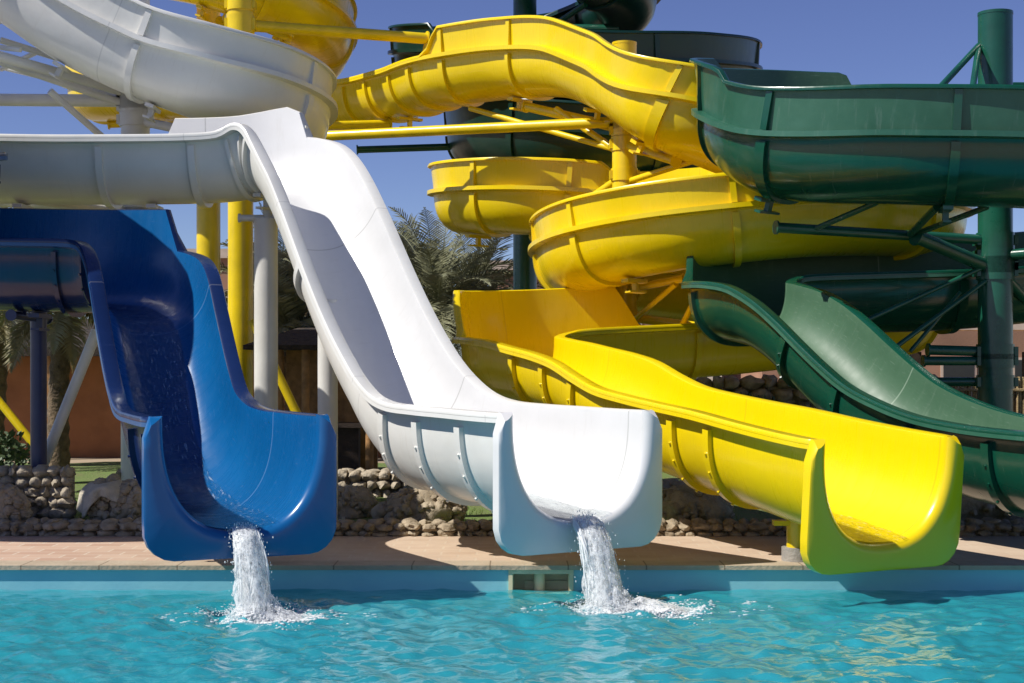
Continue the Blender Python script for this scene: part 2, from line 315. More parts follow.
TH=0.03          # shell thickness
FL=0.10         # flange reach
class Chute:
    def __init__(s, pts, W=1.0, D=0.58, ext=(), step=0.09, end_dir=None, bank=()):
        """pts: rim-centre control points in travel order. W, D: number or list of (ctrl index, value).
        ext: (side 'L'/'R' of travel, i0, i1, height, ramp metres) raised guard walls"""
        c,idx=catmull(pts)
        seg=np.linalg.norm(np.diff(c,axis=0),axis=1); cs=np.concatenate([[0],np.cumsum(seg)])
        s.len=cs[-1]; n=int((s.len-0.3)/step)+1
        s.s=np.concatenate([np.linspace(0,s.len-0.3,n),np.linspace(s.len-0.3,s.len,13)[1:]]); n=len(s.s)
        s.P=np.stack([np.interp(s.s,cs,c[:,k]) for k in range(3)],1)
        s.u=np.interp(s.s,cs,idx); s.cs=cs; s.idx=idx
        T=np.gradient(s.P,s.s,axis=0)
        for _ in range(2):
            T[1:-1]=(T[:-2]+2*T[1:-1]+T[2:])/4
        T/=np.linalg.norm(T,axis=1)[:,None]
        if end_dir is not None: T[-1]=np.array(end_dir)/np.linalg.norm(end_dir)
        r=np.cross(T,[0,0,1]); r/=np.linalg.norm(r,axis=1)[:,None]
        up=np.cross(r,T)
        s.T,s.r,s.up=T,r,up
        def prof(v):
            if isinstance(v,(int,float)): return np.full(n,float(v))
            return np.interp(s.u,[a for a,_ in v],[b for _,b in v])
        s.w=prof(W)/2; s.d=prof(D)
        if bank:
            bk=prof(list(bank))
            ca,sa=np.cos(bk)[:,None],np.sin(bk)[:,None]
            s.r,s.up = s.r*ca+s.up*sa, s.up*ca-s.r*sa
        s.eL=np.full(n,0.028); s.eR=np.full(n,0.028)
        for side,i0,i1,h,ramp in ext:
            a,b=s.at(i0),s.at(i1)
            e=np.clip(np.minimum((s.s-a)/ramp,(b-s.s)/ramp),0,1)*h
            if side=='L': s.eL=np.maximum(s.eL,e)
            else: s.eR=np.maximum(s.eR,e)
    def at(s,i): return float(np.interp(i,s.idx,s.cs))
    def station(s,x):
        f=lambda A: np.array([np.interp(x,s.s,A[:,k]) for k in range(3)])
        g=lambda A: float(np.interp(x,s.s,A))
        T=f(s.T); r=f(s.r); u=f(s.up)
        return f(s.P),T/np.linalg.norm(T),r/np.linalg.norm(r),u/np.linalg.norm(u),g(s.w),g(s.d),g(s.eL),g(s.eR)
    NU=40
    def ucurve(s,w,d,off=0.0):
        out=[]
        for k in range(s.NU+1):
            t=-math.pi/2+math.pi*k/s.NU
            sx=math.sin(t); cz=math.cos(t)
            ax=math.copysign(abs(sx)**0.82,sx); az=max(0,cz)**0.82
            out.append((ax*(w+off),-az*(d+off)))
        return out   # x from left(-) to right(+)
    def section(s,w,d,eL,eR,FL=FL):
        lean=0.10
        inner=[(-(w+lean*eL),eL)]+[(-w,0.0)]+s.ucurve(w,d)[1:-1]+[(w,0.0)]+[(w+lean*eR,eR)]
        def side(e):   # outer contour on the right from the top down to the shell
            lip = 0.05 if e>0.1 else FL
            tx=w+lean*e
            return [(tx+0.02,e+0.012),(tx+TH+lip-0.01,e+0.010),(tx+TH+lip,e-0.006),(tx+TH+lip*0.98,e-0.028),(tx+TH,e-0.03 if e>0.1 else e-0.028),
                    (w+TH,min(0.024,e-0.029)),(w+TH+FL,min(0.02,e-0.030)),(w+TH+FL,-0.035),(w+TH+0.012,-0.045)]
        right=side(eR); left=[(-x,z) for x,z in side(eL)][::-1]
        bottom=[p for p in s.ucurve(w,d,TH)[::-1]][1:-1]
        return inner+right+bottom+left, len(inner)
    def build(s, parent, mat_out, mat_in, name='chute', rim=None):
        n=len(s.s); V=[]; UV=[]
        for i in range(n):
            pr,ni=s.section(s.w[i],s.d[i],s.eL[i],s.eR[i],0.055+(FL-0.055)*math.sqrt(max(0.0,min(1.0,(s.len-s.s[i])/0.13))))
            acc=0; last=None
            for (a,b) in pr:
                V.append(s.P[i]+s.r[i]*a+s.up[i]*b)
                if last is not None: acc+=math.hypot(a-last[0],b-last[1])
                UV.append((s.s[i],acc)); last=(a,b)
        m=len(pr); F=[]; MI=[]
        for i in range(n-1):
            for k in range(m):
                k2=(k+1)%m
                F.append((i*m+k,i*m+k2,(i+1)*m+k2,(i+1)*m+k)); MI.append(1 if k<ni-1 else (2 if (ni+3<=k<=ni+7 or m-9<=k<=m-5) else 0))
        F.append(tuple(range(m-1,-1,-1))); F.append(tuple(range((n-1)*m,n*m))); MI+=[0,0]
        me=bpy.data.meshes.new(name); me.from_pydata([tuple(v) for v in V],[],F)
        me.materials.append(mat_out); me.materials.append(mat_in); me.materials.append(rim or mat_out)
        me.polygons.foreach_set('material_index',MI)
        me.polygons.foreach_set('use_smooth',[True]*len(F))
        ul=me.uv_layers.new(name='UVMap')
        vi=np.empty(len(me.loops),dtype=np.int32); me.loops.foreach_get('vertex_index',vi)
        ul.data.foreach_set('uv',np.array(UV,dtype=np.float32)[vi].ravel())
        me.set_sharp_from_angle(angle=R(38)); me.update()
        o=bpy.data.objects.new(name,me); COL.objects.link(o)
        o.parent=parent; o.matrix_parent_inverse=parent.matrix_basis.inverted()
        return o
    def band(s, x, parent, m, wd=0.06, proud=0.045, name='joint_band', ext=True, bolts=False):
        rows=[]
        for x2 in (x-wd/2,x+wd/2):
            P,T,r,u,w,d,eL,eR=s.station(x2)
            a=s.ucurve(w,d,TH-0.008)[1:-1]; b=s.ucurve(w,d,TH+proud)[1:-1]
            cl=lambda q:[(x_,min(z_,-0.04)) for x_,z_ in q]
            rows.append(([P+r*p+u*q for p,q in cl(a)],[P+r*p+u*q for p,q in cl(b)]))
        mb=MB(); k=len(rows[0][0])
        vs=rows[0][0]+rows[0][1]+rows[1][1]+rows[1][0]; fs=[]
        for a in range(4):
            b=(a+1)%4
            for i in range(k-1): fs.append((a*k+i,a*k+i+1,b*k+i+1,b*k+i))
        fs.append((0,k,2*k,3*k)); fs.append((k-1,4*k-1,3*k-1,2*k-1))
        mb.add(vs,fs)
        if bolts:
            P,T,r,u,w,d,eL,eR=s.station(x); q=s.ucurve(w,d,TH+proud)
            for i in (4,7,11,15,25,29,33,36):
                a=P+r*q[i][0]+u*q[i][1]; nv=r*q[i][0]/w**2+u*q[i][1]/d**2; nv/=np.linalg.norm(nv)
                mb.tube(a-nv*0.01,a+nv*0.014,0.013,6)
        P,T,r,u,w,d,eL,eR=s.station(x)
        if ext:
            for sg,e in ((-1,eL),(1,eR)):
                if e>0.2:
                    vs=[]
                    for (tt) in (-wd/2,wd/2):
                        for (zz,pp) in ((0.03,0.0),(0.03,0.05),(e-0.035,0.035),(e-0.035,0.0)):
                            vs.append(P+T*tt+r*(sg*(w+0.10*zz+TH-0.006+pp))+u*zz)
                    mb.add(vs,[(0,1,2,3),(7,6,5,4),(0,4,5,1),(1,5,6,2),(2,6,7,3),(3,7,4,0)])
        return mb.build(name,m,parent,smooth=40)
    def exit_plate(s, parent, m, PW=1.5, PB=0.2, rf=0.075, name='exit_plate'):
        """thick rounded lip: the chute wall rolls outwards into a plate with rounded corners"""
        P,T,r,u,w,d,eL,eR=s.station(s.len)
        U=s.ucurve(w,d); k=len(U); hw=PW/2; H=d+PB; cb=0.22; ct=0.05; zt=0.045
        nrm=[]
        for i in range(k):
            a=U[max(i-1,0)]; b=U[min(i+1,k-1)]
            t=np.array([b[0]-a[0],b[1]-a[1]]); t/=np.linalg.norm(t); n_=(t[1],-t[0])
            nrm.append(n_ if n_[0]*U[i][0]+n_[1]*U[i][1]>=0 else (-n_[0],-n_[1]))
        top=[max(0.0,1-abs(U[i][1])/0.25) for i in range(k)]           # 1 at the rim, 0 further down
        ends=(0,k-1)
        side=min(rf,hw-ct-w-0.01)
        def ring(off,drop):
            out=[]
            for i in range(k):
                o=off*(1-top[i])+off*(side/rf)*top[i]
                x=U[i][0]+nrm[i][0]*o; z=U[i][1]+nrm[i][1]*o
                if i in ends: x=math.copysign(w+o,U[i][0]); z=zt-drop
                out.append((x,z))
            return out
        base=ring(rf,0)
        def inside(x,z,sh):
            x=abs(x); h=hw-sh
            if x>h or z>zt-sh*0.5 or z<-(H-sh): return False
            for c_,zc in ((ct,zt-sh*0.5-ct),(cb,-(H-sh)+cb)):
                if x>h-c_ and ((zc<0 and zc>-0.2 and z>zc) or (zc<=-0.2 and z<zc)):
                    return math.hypot(x-(h-c_),z-zc)<=c_
            return True
        def outline(sh):
            out=[]
            for i,(x0,z0) in enumerate(base):
                if i in ends: out.append((math.copysign(hw-ct,x0),zt)); continue
                dx,dz=x0,z0-0.0; l=math.hypot(dx,dz); dx/=l; dz/=l
                lo,hi=0.2,2.0
                for _ in range(40):
                    md=(lo+hi)/2
                    if inside(dx*md,dz*md,sh): lo=md
                    else: hi=md
                out.append((dx*lo,dz*lo))
            return out
        rows=[]
        def row(o,f,ze=None): rows.append([P+T*f+r*x+u*(ze if (ze is not None and i in ends) else z) for i,(x,z) in enumerate(o)])
        for a in range(0,91,15): row(ring(rf*(1-math.cos(R(a))),0.055*(1-math.cos(R(a)))),rf*math.sin(R(a))-0.002)
        o0=outline(0.014); o1=outline(0.0); oi=outline(0.03)
        row(o0,rf,-0.02); row(o1,rf-0.01,-0.015); row(o1,rf-0.03,0.012); row(o1,rf-0.05,0.034); row(o1,-0.015,zt)
        row(oi,-0.015,zt-0.006)
        uo=s.ucurve(w,d,TH*0.6)
        row([(x,z) for x,z in uo],-0.016,zt-0.006)
        mb=MB(); n=len(rows); vs=[p for rw in rows for p in rw]; fs=[]
        for a in range(n-1):
            for i in range(k-1): fs.append((a*k+i,a*k+i+1,(a+1)*k+i+1,(a+1)*k+i))
        mb.add(vs,fs)
        # close the two top ends: strip between the front rows and the back rows
        nf=7
        for i,fl in ((0,False),(k-1,True)):
            fr=[rows[a][i] for a in range(n)]
            m_=len(fr); q=[]
            A=fr[:nf]; B=[fr[nf+4]]*1
            poly=list(range(m_))
            mb.add(fr,[poly if not fl else poly[::-1]])
        return mb.build(name,m,parent,smooth=42)
    def under(s,x,off=0.05,lat=0.0):
        P,T,r,u,w,d,eL,eR=s.station(x)
        return P-u*(d+TH+off)+r*lat

def fillet(corner,h_in,h_out,Rr,n=5):
    """plan points of an arc of radius Rr replacing the corner between two headings"""
    hi=np.array(h_in,float); ho=np.array(h_out,float); hi/=np.linalg.norm(hi); ho/=np.linalg.norm(ho)
    ang=math.acos(np.clip(hi@ho,-1,1)); tl=Rr*math.tan(ang/2)
    c=np.array(corner,float); a=c-hi*tl
    sgn=1 if (hi[0]*ho[1]-hi[1]*ho[0])>0 else -1
    nin=np.array([-hi[1],hi[0]])*sgn; q=a+nin*Rr
    out=[]
    for k in range(n+1):
        t=sgn*ang*k/n
        v=-nin*Rr; out.append(q+np.array([v[0]*math.cos(t)-v[1]*math.sin(t),v[0]*math.sin(t)+v[1]*math.cos(t)]))
    return out,tl

def run(E,th,zs):
    """straight final run: list of (s,z) from far to exit"""
    h=(math.sin(R(th)),-math.cos(R(th)))
    return [(E[0]-h[0]*s,E[1]-h[1]*s,z) for s,z in zs],h

# ---- blue
E_b=(-1.99,11.0); 
pts_run,h_b=run(E_b,25,[(3.0,2.56),(2.75,2.28),(2.5,2.0),(2.25,1.74),(2.0,1.54),(1.7,1.43),(1.35,1.39),(0.9,1.38),(0.45,1.375),(0.0,1.375)])
sc=(14.5-11.0)/(-h_b[1]); corner=(E_b[0]-h_b[0]*sc,14.5)
arc,tl=fillet(corner,(1,0),h_b,0.95)
za=[2.93,2.925,2.915,2.89,2.83,2.74]
pb_up=[(-9.5,14.6,5.35),(-7.8,14.6,5.15),(-6.3,14.5,4.92),(-5.42,13.9,4.7),(-6.0,13.25,4.45),(-6.6,13.9,4.2),(-6.0,14.5,3.98),(-5.3,13.9,3.74),(-5.9,13.2,3.5),(-7.2,13.2,3.3),(-7.8,13.9,3.15),(-7.0,14.5,3.05),(-5.6,14.5,2.96)]
pb=pb_up+[(p[0],p[1],z) for p,z in zip(arc,za)]+pts_run
nb=len(pb)
blue=Chute(pb,W=[(0,0.92),(len(pb_up)-3,0.92),(len(pb_up)-1,0.98),(len(pb_up)+2,0.96),(nb-6,0.93),(nb-3,1.06),(nb-1,1.15)],D=[(0,0.56),(nb-6,0.62),(nb-4,0.76),(nb-1,0.80)],
           ext=[('L',len(pb_up)-2.2,len(pb_up)+3.0,0.42,0.07)],end_dir=(h_b[0],h_b[1],0))
# ---- white
E_w=(0.505,11.4)
pw_run,h_w=run(E_w,33,[(4.5,3.685),(4.25,3.42),(4.0,3.13),(3.75,2.83),(3.5,2.54),(3.25,2.27),(3.0,2.03),(2.75,1.82),(2.5,1.65),(2.2,1.51),(1.9,1.445),(1.4,1.42),(0.9,1.41),(0.45,1.40),(0.0,1.395)])
sc=(16.0-11.4)/(-h_w[1]); corner=(E_w[0]-h_w[0]*sc,16.0)
arc,tl=fillet(corner,(1,0),h_w,1.05)
za=[4.16,4.2,4.24,4.23,4.16,4.03]
pw_up=[(-8.6,17.2,7.9),(-7.4,17.05,7.35),(-6.4,17.05,6.78),(-5.6,17.1,6.27),(-4.95,17.1,5.83),(-4.3,17.1,5.5),(-3.6,17.12,5.24),(-3.0,17.45,5.08),(-2.74,18.2,4.95),(-3.1,19.1,4.82),(-4.2,19.5,4.64),(-5.6,19.45,4.5),(-6.9,19.0,4.42),(-7.7,17.9,4.36),(-7.5,16.7,4.28),(-6.6,16.1,4.2),(-5.4,16.0,4.14),(-4.4,16.0,4.13)]
pw=pw_up+[(p[0],p[1],z) for p,z in zip(arc,za)]+pw_run
nw=len(pw); ia=len(pw_up)
white=Chute(pw,W=[(0,1.0),(ia+2,0.96),(ia+5,0.93),(nw-8,0.98),(nw-4,1.10),(nw-1,1.22)],D=[(0,0.56),(nw-8,0.6),(nw-5,0.72),(nw-1,0.78)],
            ext=[('R',0,9.6,0.36,0.25),('L',ia-0.62,ia+2.9,0.38,0.12)],end_dir=(h_w[0],h_w[1],0))
# ---- yellow
E_y=(2.81,11.3)
py_run,h_y=run(E_y,28,[(5.8,2.06),(5.4,2.02),(4.9,1.95),(4.4,1.88),(4.0,1.80),(3.6,1.67),(3.2,1.56),(2.7,1.49),(2.2,1.435),(1.6,1.375),(1.0,1.30),(0.5,1.245),(0.0,1.20)])
tq=1.05
C0=np.array([py_run[0][0],py_run[0][1]]); rv=np.array([-h_y[1],h_y[0]])  # left of travel
Q=C0+rv*tq
turn=[]
a0=math.atan2(C0[1]-Q[1],C0[0]-Q[0]); 
for k,z in zip(range(1,5),(2.09,2.12,2.16,2.20)):
    t=a0-R(27)*k; turn.append((Q[0]+tq*math.cos(t),Q[1]+tq*math.sin(t),z))
py_up=[(-6.5,26.5,8.9),(-6.2,24.6,8.5),(-4.6,23.25,7.95),(-3.5,23.7,7.6),(-3.2,25.0,7.35),(-3.9,26.5,7.1),(-5.4,26.9,6.9),(-6.7,26.4,6.72),(-6.95,25.3,6.55),(-5.6,24.3,6.43),(-3.9,24.4,6.35),(-2.5,24.1,6.28),(-1.55,22.9,6.22),(-0.9,21.8,6.19),(0.15,20.95,6.16),(0.9,20.0,5.97),(1.45,19.0,5.54),(2.0,18.2,5.0),(2.85,18.45,4.7),(3.5,19.4,4.58),(3.6,20.8,4.5),(3.0,22.4,4.48),(1.6,23.1,4.46),(0.3,23.0,4.44),(-0.62,22.1,4.36),(0.1,21.25,4.28),(1.3,21.1,4.18),(2.6,21.3,3.98),(4.0,21.2,3.8),(5.05,20.3,3.76),(5.2,19.0,3.74),(4.6,17.9,3.72),(3.4,17.45,3.68),(2.0,17.5,3.54),(1.1,18.2,3.40),(0.85,19.3,3.26),(1.4,20.3,3.12),(2.7,20.8,3.0),(4.1,20.5,2.85),(5.0,19.6,2.68),(4.6,18.75,2.52),(3.5,18.5,2.40),(2.4,18.35,2.29)]
py=py_up+turn[::-1]+py_run
ny=len(py); iu=len(py_up)
yellow=Chute(py,W=[(0,1.0),(ny-8,1.02),(ny-4,1.08),(ny-1,1.19)],D=[(0,0.56),(ny-8,0.6),(ny-3,0.72),(ny-1,0.76)],
             ext=[('R',0,10.5,0.40,0.3),('R',13.05,23,0.40,0.22),('R',23,26.2,0.40,0.35),('L',28.5,40,0.36,0.4),('R',iu-0.6,iu+3.4,0.55,0.3)],end_dir=(h_y[0],h_y[1],-0.08))
# ---- green
E_g=(5.2,11.4)
pg_run,h_g=run(E_g,28,[(5.5,2.66),(5.1,2.58),(4.7,2.42),(4.35,2.22),(4.0,1.99),(3.65,1.77),(3.3,1.58),(2.9,1.44),(2.4,1.32),(1.8,1.25),(1.2,1.22),(0.6,1.21),(0.0,1.2)])
C0=np.array([pg_run[0][0],pg_run[0][1]]); rv=np.array([-h_g[1],h_g[0]]); tq=0.8; Q=C0+rv*tq
turn=[]; a0=math.atan2(C0[1]-Q[1],C0[0]-Q[0])
for k,z in zip(range(1,5),(2.69,2.72,2.75,2.78)):
    t=a0-R(28)*k; turn.append((Q[0]+tq*math.cos(t),Q[1]+tq*math.sin(t),z))
pg_up=[(9.0,17.2,5.1),(7.4,17.6,4.92),(5.6,17.5,4.95),(4.3,17.45,4.86),(3.3,17.15,4.82),(2.6,16.4,4.62),(2.85,15.6,4.17),(3.9,15.0,4.04),(5.2,14.85,3.98),(6.6,15.1,3.9),(7.8,16.0,3.7),(8.3,17.2,3.4),(7.5,18.0,3.1),(6.2,17.75,2.95),(5.0,17.4,2.84)]
pg=pg_up+turn[::-1]+pg_run
ng=len(pg); ig=len(pg_up)
green=Chute(pg,W=[(0,1.0),(ng-6,1.03),(ng-1,1.14)],D=[(0,0.6),(ng-6,0.6),(ng-1,0.74)],
            ext=[('R',3.0,11,0.45,0.2),('R',4.2,5.95,0.56,0.45),('R',ig-2.6,ig+2.6,0.46,0.2)],end_dir=(h_g[0],h_g[1],0))
# ---- far dark green helix
pf=[(-1.2,24.8,8.95),(0.0,24.1,8.75),(1.3,24.3,8.35),(1.9,25.5,8.1),(0.8,26.8,7.9),(-0.7,26.6,7.55),(-1.45,25.4,7.12),(-0.6,24.3,6.82),(1.2,24.0,6.60),(2.9,24.6,6.72),(3.65,25.9,6.88),(2.5,27.2,6.6),(0.8,27.3,6.2),(-0.4,26.4,5.95),(-0.45,25.1,5.75),(0.6,24.1,5.55),(2.2,24.1,5.35),(3.8,25.0,5.1),(4.6,26.5,4.9),(3.8,28.0,4.6),(2.0,28.4,4.3)]
farg=Chute(pf,W=1.05,D=0.6,ext=[('R',0,6.9,0.42,0.3),('R',7.6,20,0.44,0.3)],step=0.14)

t_blue=empty('water_slide',(-2.4,11.9,0.2),'glossy blue water slide dropping to the pool, the lowest one at the far left','water slide','fibreglass water slides at the pool edge')
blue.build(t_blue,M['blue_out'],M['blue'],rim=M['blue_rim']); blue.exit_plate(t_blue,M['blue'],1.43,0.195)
t_white=empty('water_slide',(0.0,12.2,0.2),'tall white water slide coming from the left and dropping steeply between blue and yellow','water slide','fibreglass water slides at the pool edge')
white.build(t_white,M['white_out'],M['white']); white.exit_plate(t_white,M['white'],1.52,0.235)
t_yel=empty('water_slide',(2.3,12.2,0.2),'long yellow spiral water slide ending at the pool right of the white slide','water slide','fibreglass water slides at the pool edge')
yellow.build(t_yel,M['yellow_out'],M['yellow']); yellow.exit_plate(t_yel,M['yellow'],1.5,0.2)
t_gr=empty('water_slide',(4.8,12.2,0.2),'green water slide curling round the column at the right edge of the picture','water slide','fibreglass water slides at the pool edge')
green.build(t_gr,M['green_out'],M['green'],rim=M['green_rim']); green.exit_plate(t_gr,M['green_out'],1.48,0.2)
t_far=empty('water_slide',(0.3,25.5,0.2),'dark green spiral water slide farthest back, high behind the yellow slide','water slide','fibreglass water slides at the pool edge')
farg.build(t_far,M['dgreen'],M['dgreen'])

# joint bands
def nearest_s(ch,px,lo,hi):
    best=None
    for i in range(len(ch.s)):
        if lo<=ch.s[i]<=hi:
            P=ch.P[i]; x=512+1500*P[0]/P[1]
            if best is None or abs(x-px)<best[0]: best=(abs(x-px),ch.s[i])
    return best[1]
for b in [blue.at(q) for q in (1,2,3,3.5,4,5,6,7,7.5,8.4,9,10,11)]+[blue.at(13.0),blue.at(16.0),blue.len-1.25,blue.len-0.55]: blue.band(b,t_blue,M['blue_out'],bolts=True)
for b in (white.at(1.5),white.at(3.0),white.at(5.3),white.at(7.4),white.at(9),white.at(11),white.at(13),white.at(15.5),white.at(ia-0.9),white.at(ia-0.25),white.at(ia+0.9),white.at(ia+2.6),white.at(ia+3.6),white.at(nw-12)): white.band(b,t_white,M['white_out'],wd=0.07)
for b in (white.len-2.05,white.len-1.45,white.len-0.72): white.band(b,t_white,M['white_out'],wd=0.09,bolts=True)
for b in [1,2.6,4,6,7.5,9,10.2,11.2,11.7,12.3,12.8,13.25,14.25,17.0,19,21,22.5,23.7,24.7,25.6,27,29,31,32.6,33.9,34.8,36,38,39.5,41,42.2]: yellow.band(yellow.at(b),t_yel,M['yellow_out'],wd=0.07)
for b in (yellow.at(iu+1.5),yellow.len-5.0,yellow.len-4.35,yellow.len-3.75,yellow.len-2.0,yellow.len-1.45): yellow.band(b,t_yel,M['yellow_out'],wd=0.085,bolts=True)
for b in (1.5,3,4.2,5.2,6.1,7.35,8.35,9.5,11,12.5,14,ig+1.2,ig+3.2): green.band(green.at(b),t_gr,M['green_out'],wd=0.075)
for b in (green.len-4.4,green.len-3.5,green.len-2.5,green.len-1.55,green.len-0.8): green.band(b,t_gr,M['green_out'],wd=0.085,bolts=True)
for b in np.arange(1,20,1.25): farg.band(farg.at(b),t_far,M['dgreen'],wd=0.08)

# ------------------------------------------------------------------ columns
def column(x,y,r,ztop,m,label,arms=(),braces=(),z0=0.2,cap=True):
    t=empty('support_column',(x,y,z0),label,'column','steel columns carrying the slides')
    b=MB(); b.tube((x,y,z0+0.02),(x,y,ztop),r,28); b.build('pole',m,t,smooth=40)
    if cap:
        b=MB(); b.tube((x,y,ztop-0.002),(x,y,ztop+0.03),r*1.02,28); b.build('pole_cap',m,t,smooth=40)
    b=MB(); b.box(x-r*1.7,x+r*1.7,y-r*1.7,y+r*1.7,z0-0.02,z0+0.025)
    for sx in (-1,1):
        for sy in (-1,1): b.tube((x+sx*r*1.4,y+sy*r*1.4,z0+0.02),(x+sx*r*1.4,y+sy*r*1.4,z0+0.07),0.018,8)
    b.build('base_plate',m,t)
    for p,q,rr in arms:
        if abs(p[0]-x)<0.01 and abs(p[1]-y)<0.01:
            b=MB(); b.tube((x,y,p[2]-rr*1.5),(x,y,p[2]+rr*1.5),r*1.1,24)
            for sx in (-1,1): b.box(x+sx*r*1.1-0.02,x+sx*r*1.1+0.02,y-r*0.5,y+r*0.5,p[2]-rr,p[2]+rr)
            b.build('collar',m,t,smooth=40)
        b=MB(); b.tube(p,q,rr,16)
        for e in (p,q):
            e=Vector(e); d=(Vector(q)-Vector(p)).normalized()
            b.tube(e-d*0.012,e+d*0.012,rr*1.35,12)
        b.build('support_arm',m,t,smooth=40)
    for p,q,rr in braces:
        b=MB(); b.tube(p,q,rr,10); b.build('brace',m,t,smooth=40)
    return t
def saddle(ch,x,parent,m,drop=0.12):
    """bracket bolted under a chute"""
    P,T,r,u,w,d,eL,eR=ch.station(x)
    b=MB(); c=P-u*(d+TH+0.02)
    t=np.array([T[0],T[1],0]); t/=np.linalg.norm(t)
    def obox(c,a,hb,hc,ha,hbb,hcc):
        vs=[]
        for k in (-1,1):
            for j in (-1,1):
                for i in (-1,1): vs.append(c+a*(i*ha)+hb*(j*hbb)+hc*(k*hcc))
        b.add(vs,[(0,2,3,1),(4,5,7,6),(0,1,5,4),(2,6,7,3),(0,4,6,2),(1,3,7,5)])
    obox(c-u*0.02,r,T,u,0.2,0.05,0.02)
    obox(c-u*0.08,r,T,u,0.03,0.03,0.06)
    obox(c-u*0.15,r,T,u,0.16,0.04,0.012)
    b.build('bracket',m,parent)

V=lambda p:tuple(float(a) for a in p)
# white slide supports
c=column(-4.52,18.0,0.17,8.2,M['wsteel'],'thick white column behind the upper white chute at top left',
  arms=[((-4.52,18.0,4.9),(-6.6,17.3,5.55),0.05),((-4.52,18.0,5.05),(-6.0,16.9,5.35),0.06),((-4.52,18.0,4.98),(-7.3,18.0,5.0),0.075),
        ((-4.52,18.0,3.72),(-6.8,16.2,3.62),0.07),((-4.52,18.0,3.6),(-5.2,16.1,3.6),0.06),((-4.52,18.0,4.75),(-3.3,17.3,4.42),0.055)],
  braces=[((-4.52,18.0,5.2),(-6.0,17.6,5.62),0.04),((-4.52,18.0,5.0),(-6.3,18.6,5.5),0.035),((-6.2,18.2,5.4),(-5.2,17.5,5.62),0.03),((-4.52,18.0,3.75),(-6.5,17.0,3.95),0.035),((-5.4,17.6,3.6),(-6.2,16.4,3.85),0.03),((-4.52,18.0,4.3),(-3.6,17.3,4.55),0.035),((-4.5,18.0,3.4),(-6.0,16.6,3.55),0.035),((-6.6,17.3,5.55),(-5.6,17.1,5.4),0.03),((-4.52,18,4.2),(-5.3,17.2,4.95),0.04)])
saddle(white,white.at(4.2),c,M['wsteel']); saddle(white,white.at(5.6),c,M['wsteel']); saddle(white,white.at(ia-1.8),c,M['wsteel']); saddle(white,white.at(ia-0.6),c,M['wsteel'])
p=white.under(white.at(ia+2.5),0.2)
c=column(p[0]-0.02,p[1],0.125,3.32,M['wsteel'],'pale grey-white column under the top bend of the white slide',arms=[((p[0]-0.3,p[1],3.36),(p[0]+0.28,p[1],3.36),0.035)],braces=[((p[0],p[1],3.3),(p[0],p[1],3.66),0.05)])
saddle(white,white.at(ia+2.5),c,M['wsteel'])
p=white.under(white.at(nw-13),0.1)
c=column(-1.84,14.98,0.1,2.42,M['wsteel'],'slim white column under the steep drop of the white slide')
# blue slide supports
c=column(-4.74,15.02,0.08,2.3,M['nsteel'],'navy column under the blue chute at far left',arms=[((-4.74,15.3,2.27),(-4.74,14.2,2.27),0.04)],braces=[((-4.74,14.5,2.28),(-4.74,14.5,2.4),0.05)])
saddle(blue,blue.at(len(pb_up)-0.3),c,M['nsteel'])
b=MB(); b.tube((-5.0,15.3,0.25),(-4.22,15.25,2.15),0.055,14); b.tube((-5.01,15.3,0.16),(-4.99,15.3,0.27),0.1,14)
o=b.build('diagonal_strut',M['wsteel'],smooth=40); tag(o,'white diagonal strut leaning behind the blue slide beside the navy column','strut')
# yellow columns
c=column(-5.15,25.45,0.2,9.6,M['ysteel'],'yellow column mostly in shade, left of a pair of yellow columns',arms=[((-5.15,25.45,7.0),(-4.6,23.7,7.25),0.07),((-5.15,25.45,6.0),(-6.8,25.3,5.9),0.07)])
c=column(-3.98,22.0,0.185,9.4,M['ysteel'],'yellow column with sunlit left side, right of a pair of yellow columns',
  arms=[((-3.98,22.0,6.81),(-1.3,23.0,6.83),0.085),((-3.98,22.0,5.3),(-1.9,23.2,5.55),0.07),((-3.98,22.0,7.1),(-4.4,23.2,7.2),0.06)],
  braces=[((-3.98,22.0,6.9),(-3.5,23.6,6.95),0.045),((-1.3,23,6.8),(-1.55,22.9,5.6),0.04)])
for i in (2.0,3.0,11.2,12.0): saddle(yellow,yellow.at(i),c,M['ysteel'])
cx,cy=1.47,19.62
c=column(cx,cy,0.16,6.0,M['ysteel'],'yellow column inside the spiral of the yellow slide',
  arms=[((cx,cy,5.0),(-3.82,22.0,5.13),0.072),((cx,cy,4.9),(0.2,20.9,5.42),0.065),((cx,cy,4.7),(2.0,18.3,4.3),0.06),((cx,cy,4.3),(0.3,21.0,3.6),0.055),((cx,cy,2.45),(4.4,18.7,2.0),0.06),((cx,cy,2.8),(2.1,18.1,2.86),0.05),((cx,cy,3.3),(4.4,20.0,3.2),0.055)],
  braces=[((cx,cy,4.55),(0.6,20.4,5.3),0.045),((cx,cy,4.2),(2.2,18.3,4.3),0.04),((cx,cy,2.3),(2.0,18.3,2.8),0.035),((2.0,19.0,2.0),(2.3,18.1,2.8),0.035),((cx,cy,4.6),(-0.6,21.5,5.5),0.04),((cx,cy,3.9),(2.9,18.4,4.05),0.04)])
for i in (14.0,15.6,16.8,24.4,25.4,33.6,34.6): saddle(yellow,yellow.at(i),c,M['ysteel'])
